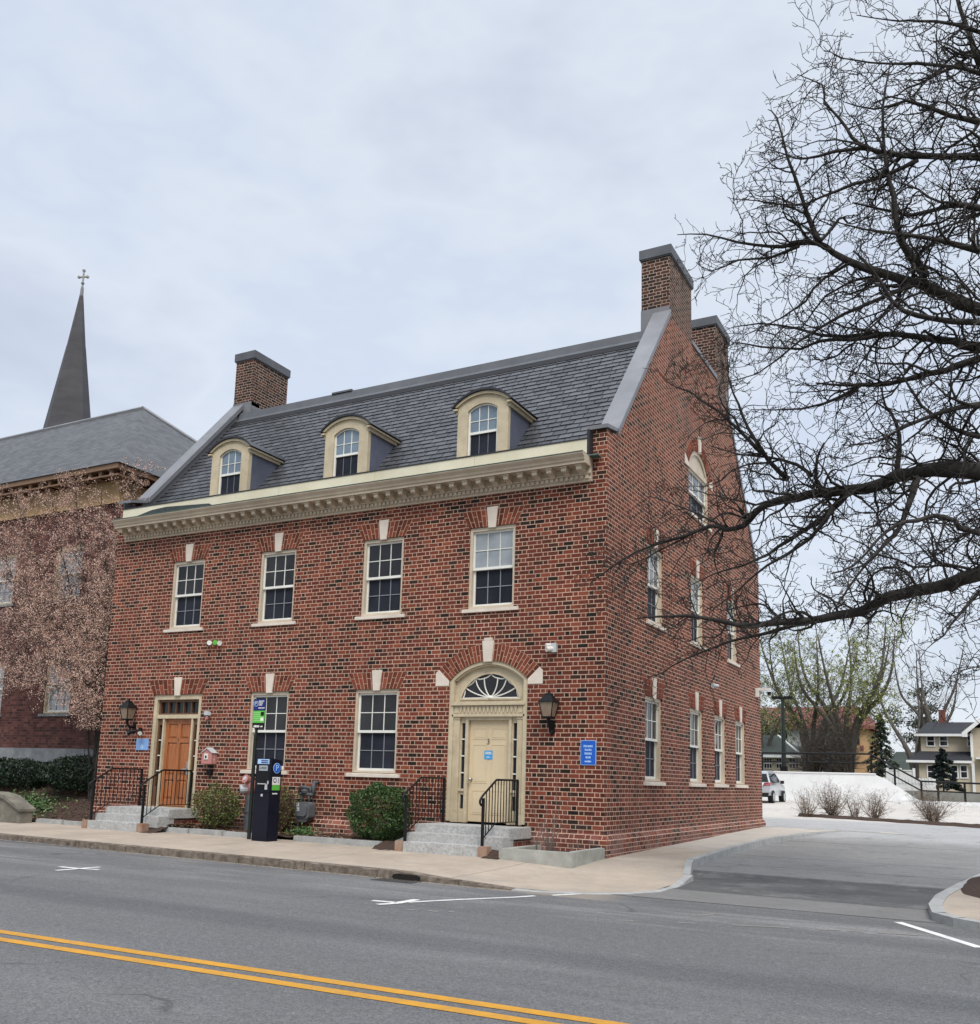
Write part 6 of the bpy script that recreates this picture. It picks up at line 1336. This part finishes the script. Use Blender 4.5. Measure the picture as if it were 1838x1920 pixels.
b = MB(); p = aty(1702, 1437, 110); b.box(p.x - 2.2, p.x + 2.2, 110, 116, 2, p.z - .5); o = b.build('distant_house', M['gconc'], base=(p.x, 110, 2)); q = MB(); q.add([(p.x - 2.6, 109.6, p.z - .5), (p.x + 2.6, 109.6, p.z - .5), (p.x + 1.4, 112, p.z + 1.8), (p.x - 1.4, 112, p.z + 1.8)], [(0, 1, 2, 3)]); q.build('roof', M['groof'], o); tag(o, 'small distant house with a grey roof above the white fence', 'house')

# ================================================================== sky and light
SUN_AZ, SUN_EL = R(38), R(52)          # azimuth from -y towards +x
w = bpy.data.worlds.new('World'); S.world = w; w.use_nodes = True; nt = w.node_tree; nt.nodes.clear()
out = nt.nodes.new('ShaderNodeOutputWorld'); bg = nt.nodes.new('ShaderNodeBackground'); nt.links.new(bg.outputs[0], out.inputs[0])
sky = nt.nodes.new('ShaderNodeTexSky'); sky.sky_type = 'NISHITA'; sky.sun_disc = False; sky.sun_elevation = SUN_EL; sky.sun_rotation = PI - SUN_AZ
tc = nt.nodes.new('ShaderNodeTexCoord'); sp3 = nt.nodes.new('ShaderNodeSeparateXYZ'); nt.links.new(tc.outputs['Generated'], sp3.inputs[0])
def nz(scale, det, stretch=(1, 1, 2.2)):
    v = nt.nodes.new('ShaderNodeVectorMath'); v.operation = 'MULTIPLY'; nt.links.new(tc.outputs['Generated'], v.inputs[0]); v.inputs[1].default_value = stretch
    n = nt.nodes.new('ShaderNodeTexNoise'); n.inputs['Scale'].default_value = scale; n.inputs['Detail'].default_value = det; n.inputs['Roughness'].default_value = .55; nt.links.new(v.outputs[0], n.inputs['Vector']); return n.outputs[0]
def rmp(f, stops):
    n = nt.nodes.new('ShaderNodeValToRGB'); cr = n.color_ramp
    while len(cr.elements) < len(stops): cr.elements.new(.5)
    for e, (p, c) in zip(cr.elements, stops): e.position = p; e.color = (*c, 1)
    nt.links.new(f, n.inputs[0]); return n.outputs[0]
def mx(f, a, b_, mode='MIX'):
    n = nt.nodes.new('ShaderNodeMix'); n.data_type = 'RGBA'; n.blend_type = mode; n.clamp_result = False
    if hasattr(f, 'is_linked'): nt.links.new(f, n.inputs[0])
    else: n.inputs[0].default_value = f
    for i, q in ((6, a), (7, b_)):
        if hasattr(q, 'is_linked'): nt.links.new(q, n.inputs[i])
        else: n.inputs[i].default_value = (*q, 1)
    return n.outputs[2]
SKB = .10
cl = rmp(nz(2.4, 5.), [(.28, (3.1, 3.42, 4.0)), (.40, (3.45, 3.78, 4.4)), (.50, (4.0, 4.32, 4.8)), (.58, (3.6, 4.0, 4.7)), (.70, (4.15, 4.42, 4.85))])
cl = mx(rmp(sp3.outputs[2], [(0., (.75, .75, .75)), (.22, (0, 0, 0))]), cl, (4.3, 4.5, 4.8))
# overcast cloud is brightest overhead
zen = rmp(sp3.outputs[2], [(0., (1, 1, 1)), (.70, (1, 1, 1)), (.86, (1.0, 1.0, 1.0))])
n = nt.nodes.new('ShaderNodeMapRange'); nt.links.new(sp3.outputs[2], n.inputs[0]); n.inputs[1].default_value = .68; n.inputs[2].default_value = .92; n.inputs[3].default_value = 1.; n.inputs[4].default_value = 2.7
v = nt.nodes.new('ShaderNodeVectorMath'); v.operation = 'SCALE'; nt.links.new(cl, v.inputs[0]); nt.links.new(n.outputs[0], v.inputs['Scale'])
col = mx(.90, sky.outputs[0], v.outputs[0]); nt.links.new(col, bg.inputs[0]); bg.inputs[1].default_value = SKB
sd = bpy.data.lights.new('sun', 'SUN'); so = bpy.data.objects.new('sun', sd); COL.objects.link(so); sd.energy = 1.5; sd.angle = R(28); sd.color = (1., .96, .90)
dirv = Vector((math.sin(SUN_AZ) * math.cos(SUN_EL), -math.cos(SUN_AZ) * math.cos(SUN_EL), math.sin(SUN_EL))); so.rotation_euler = dirv.to_track_quat('Z', 'Y').to_euler()
S.view_settings.view_transform = 'Standard'; S.view_settings.look = 'None'; S.view_settings.exposure = .95; S.view_settings.gamma = 1
S.render.engine = 'CYCLES'; S.cycles.use_denoising = True; S.cycles.max_bounces = 5; S.cycles.diffuse_bounces = 3; S.cycles.glossy_bounces = 2; S.cycles.transparent_max_bounces = 4
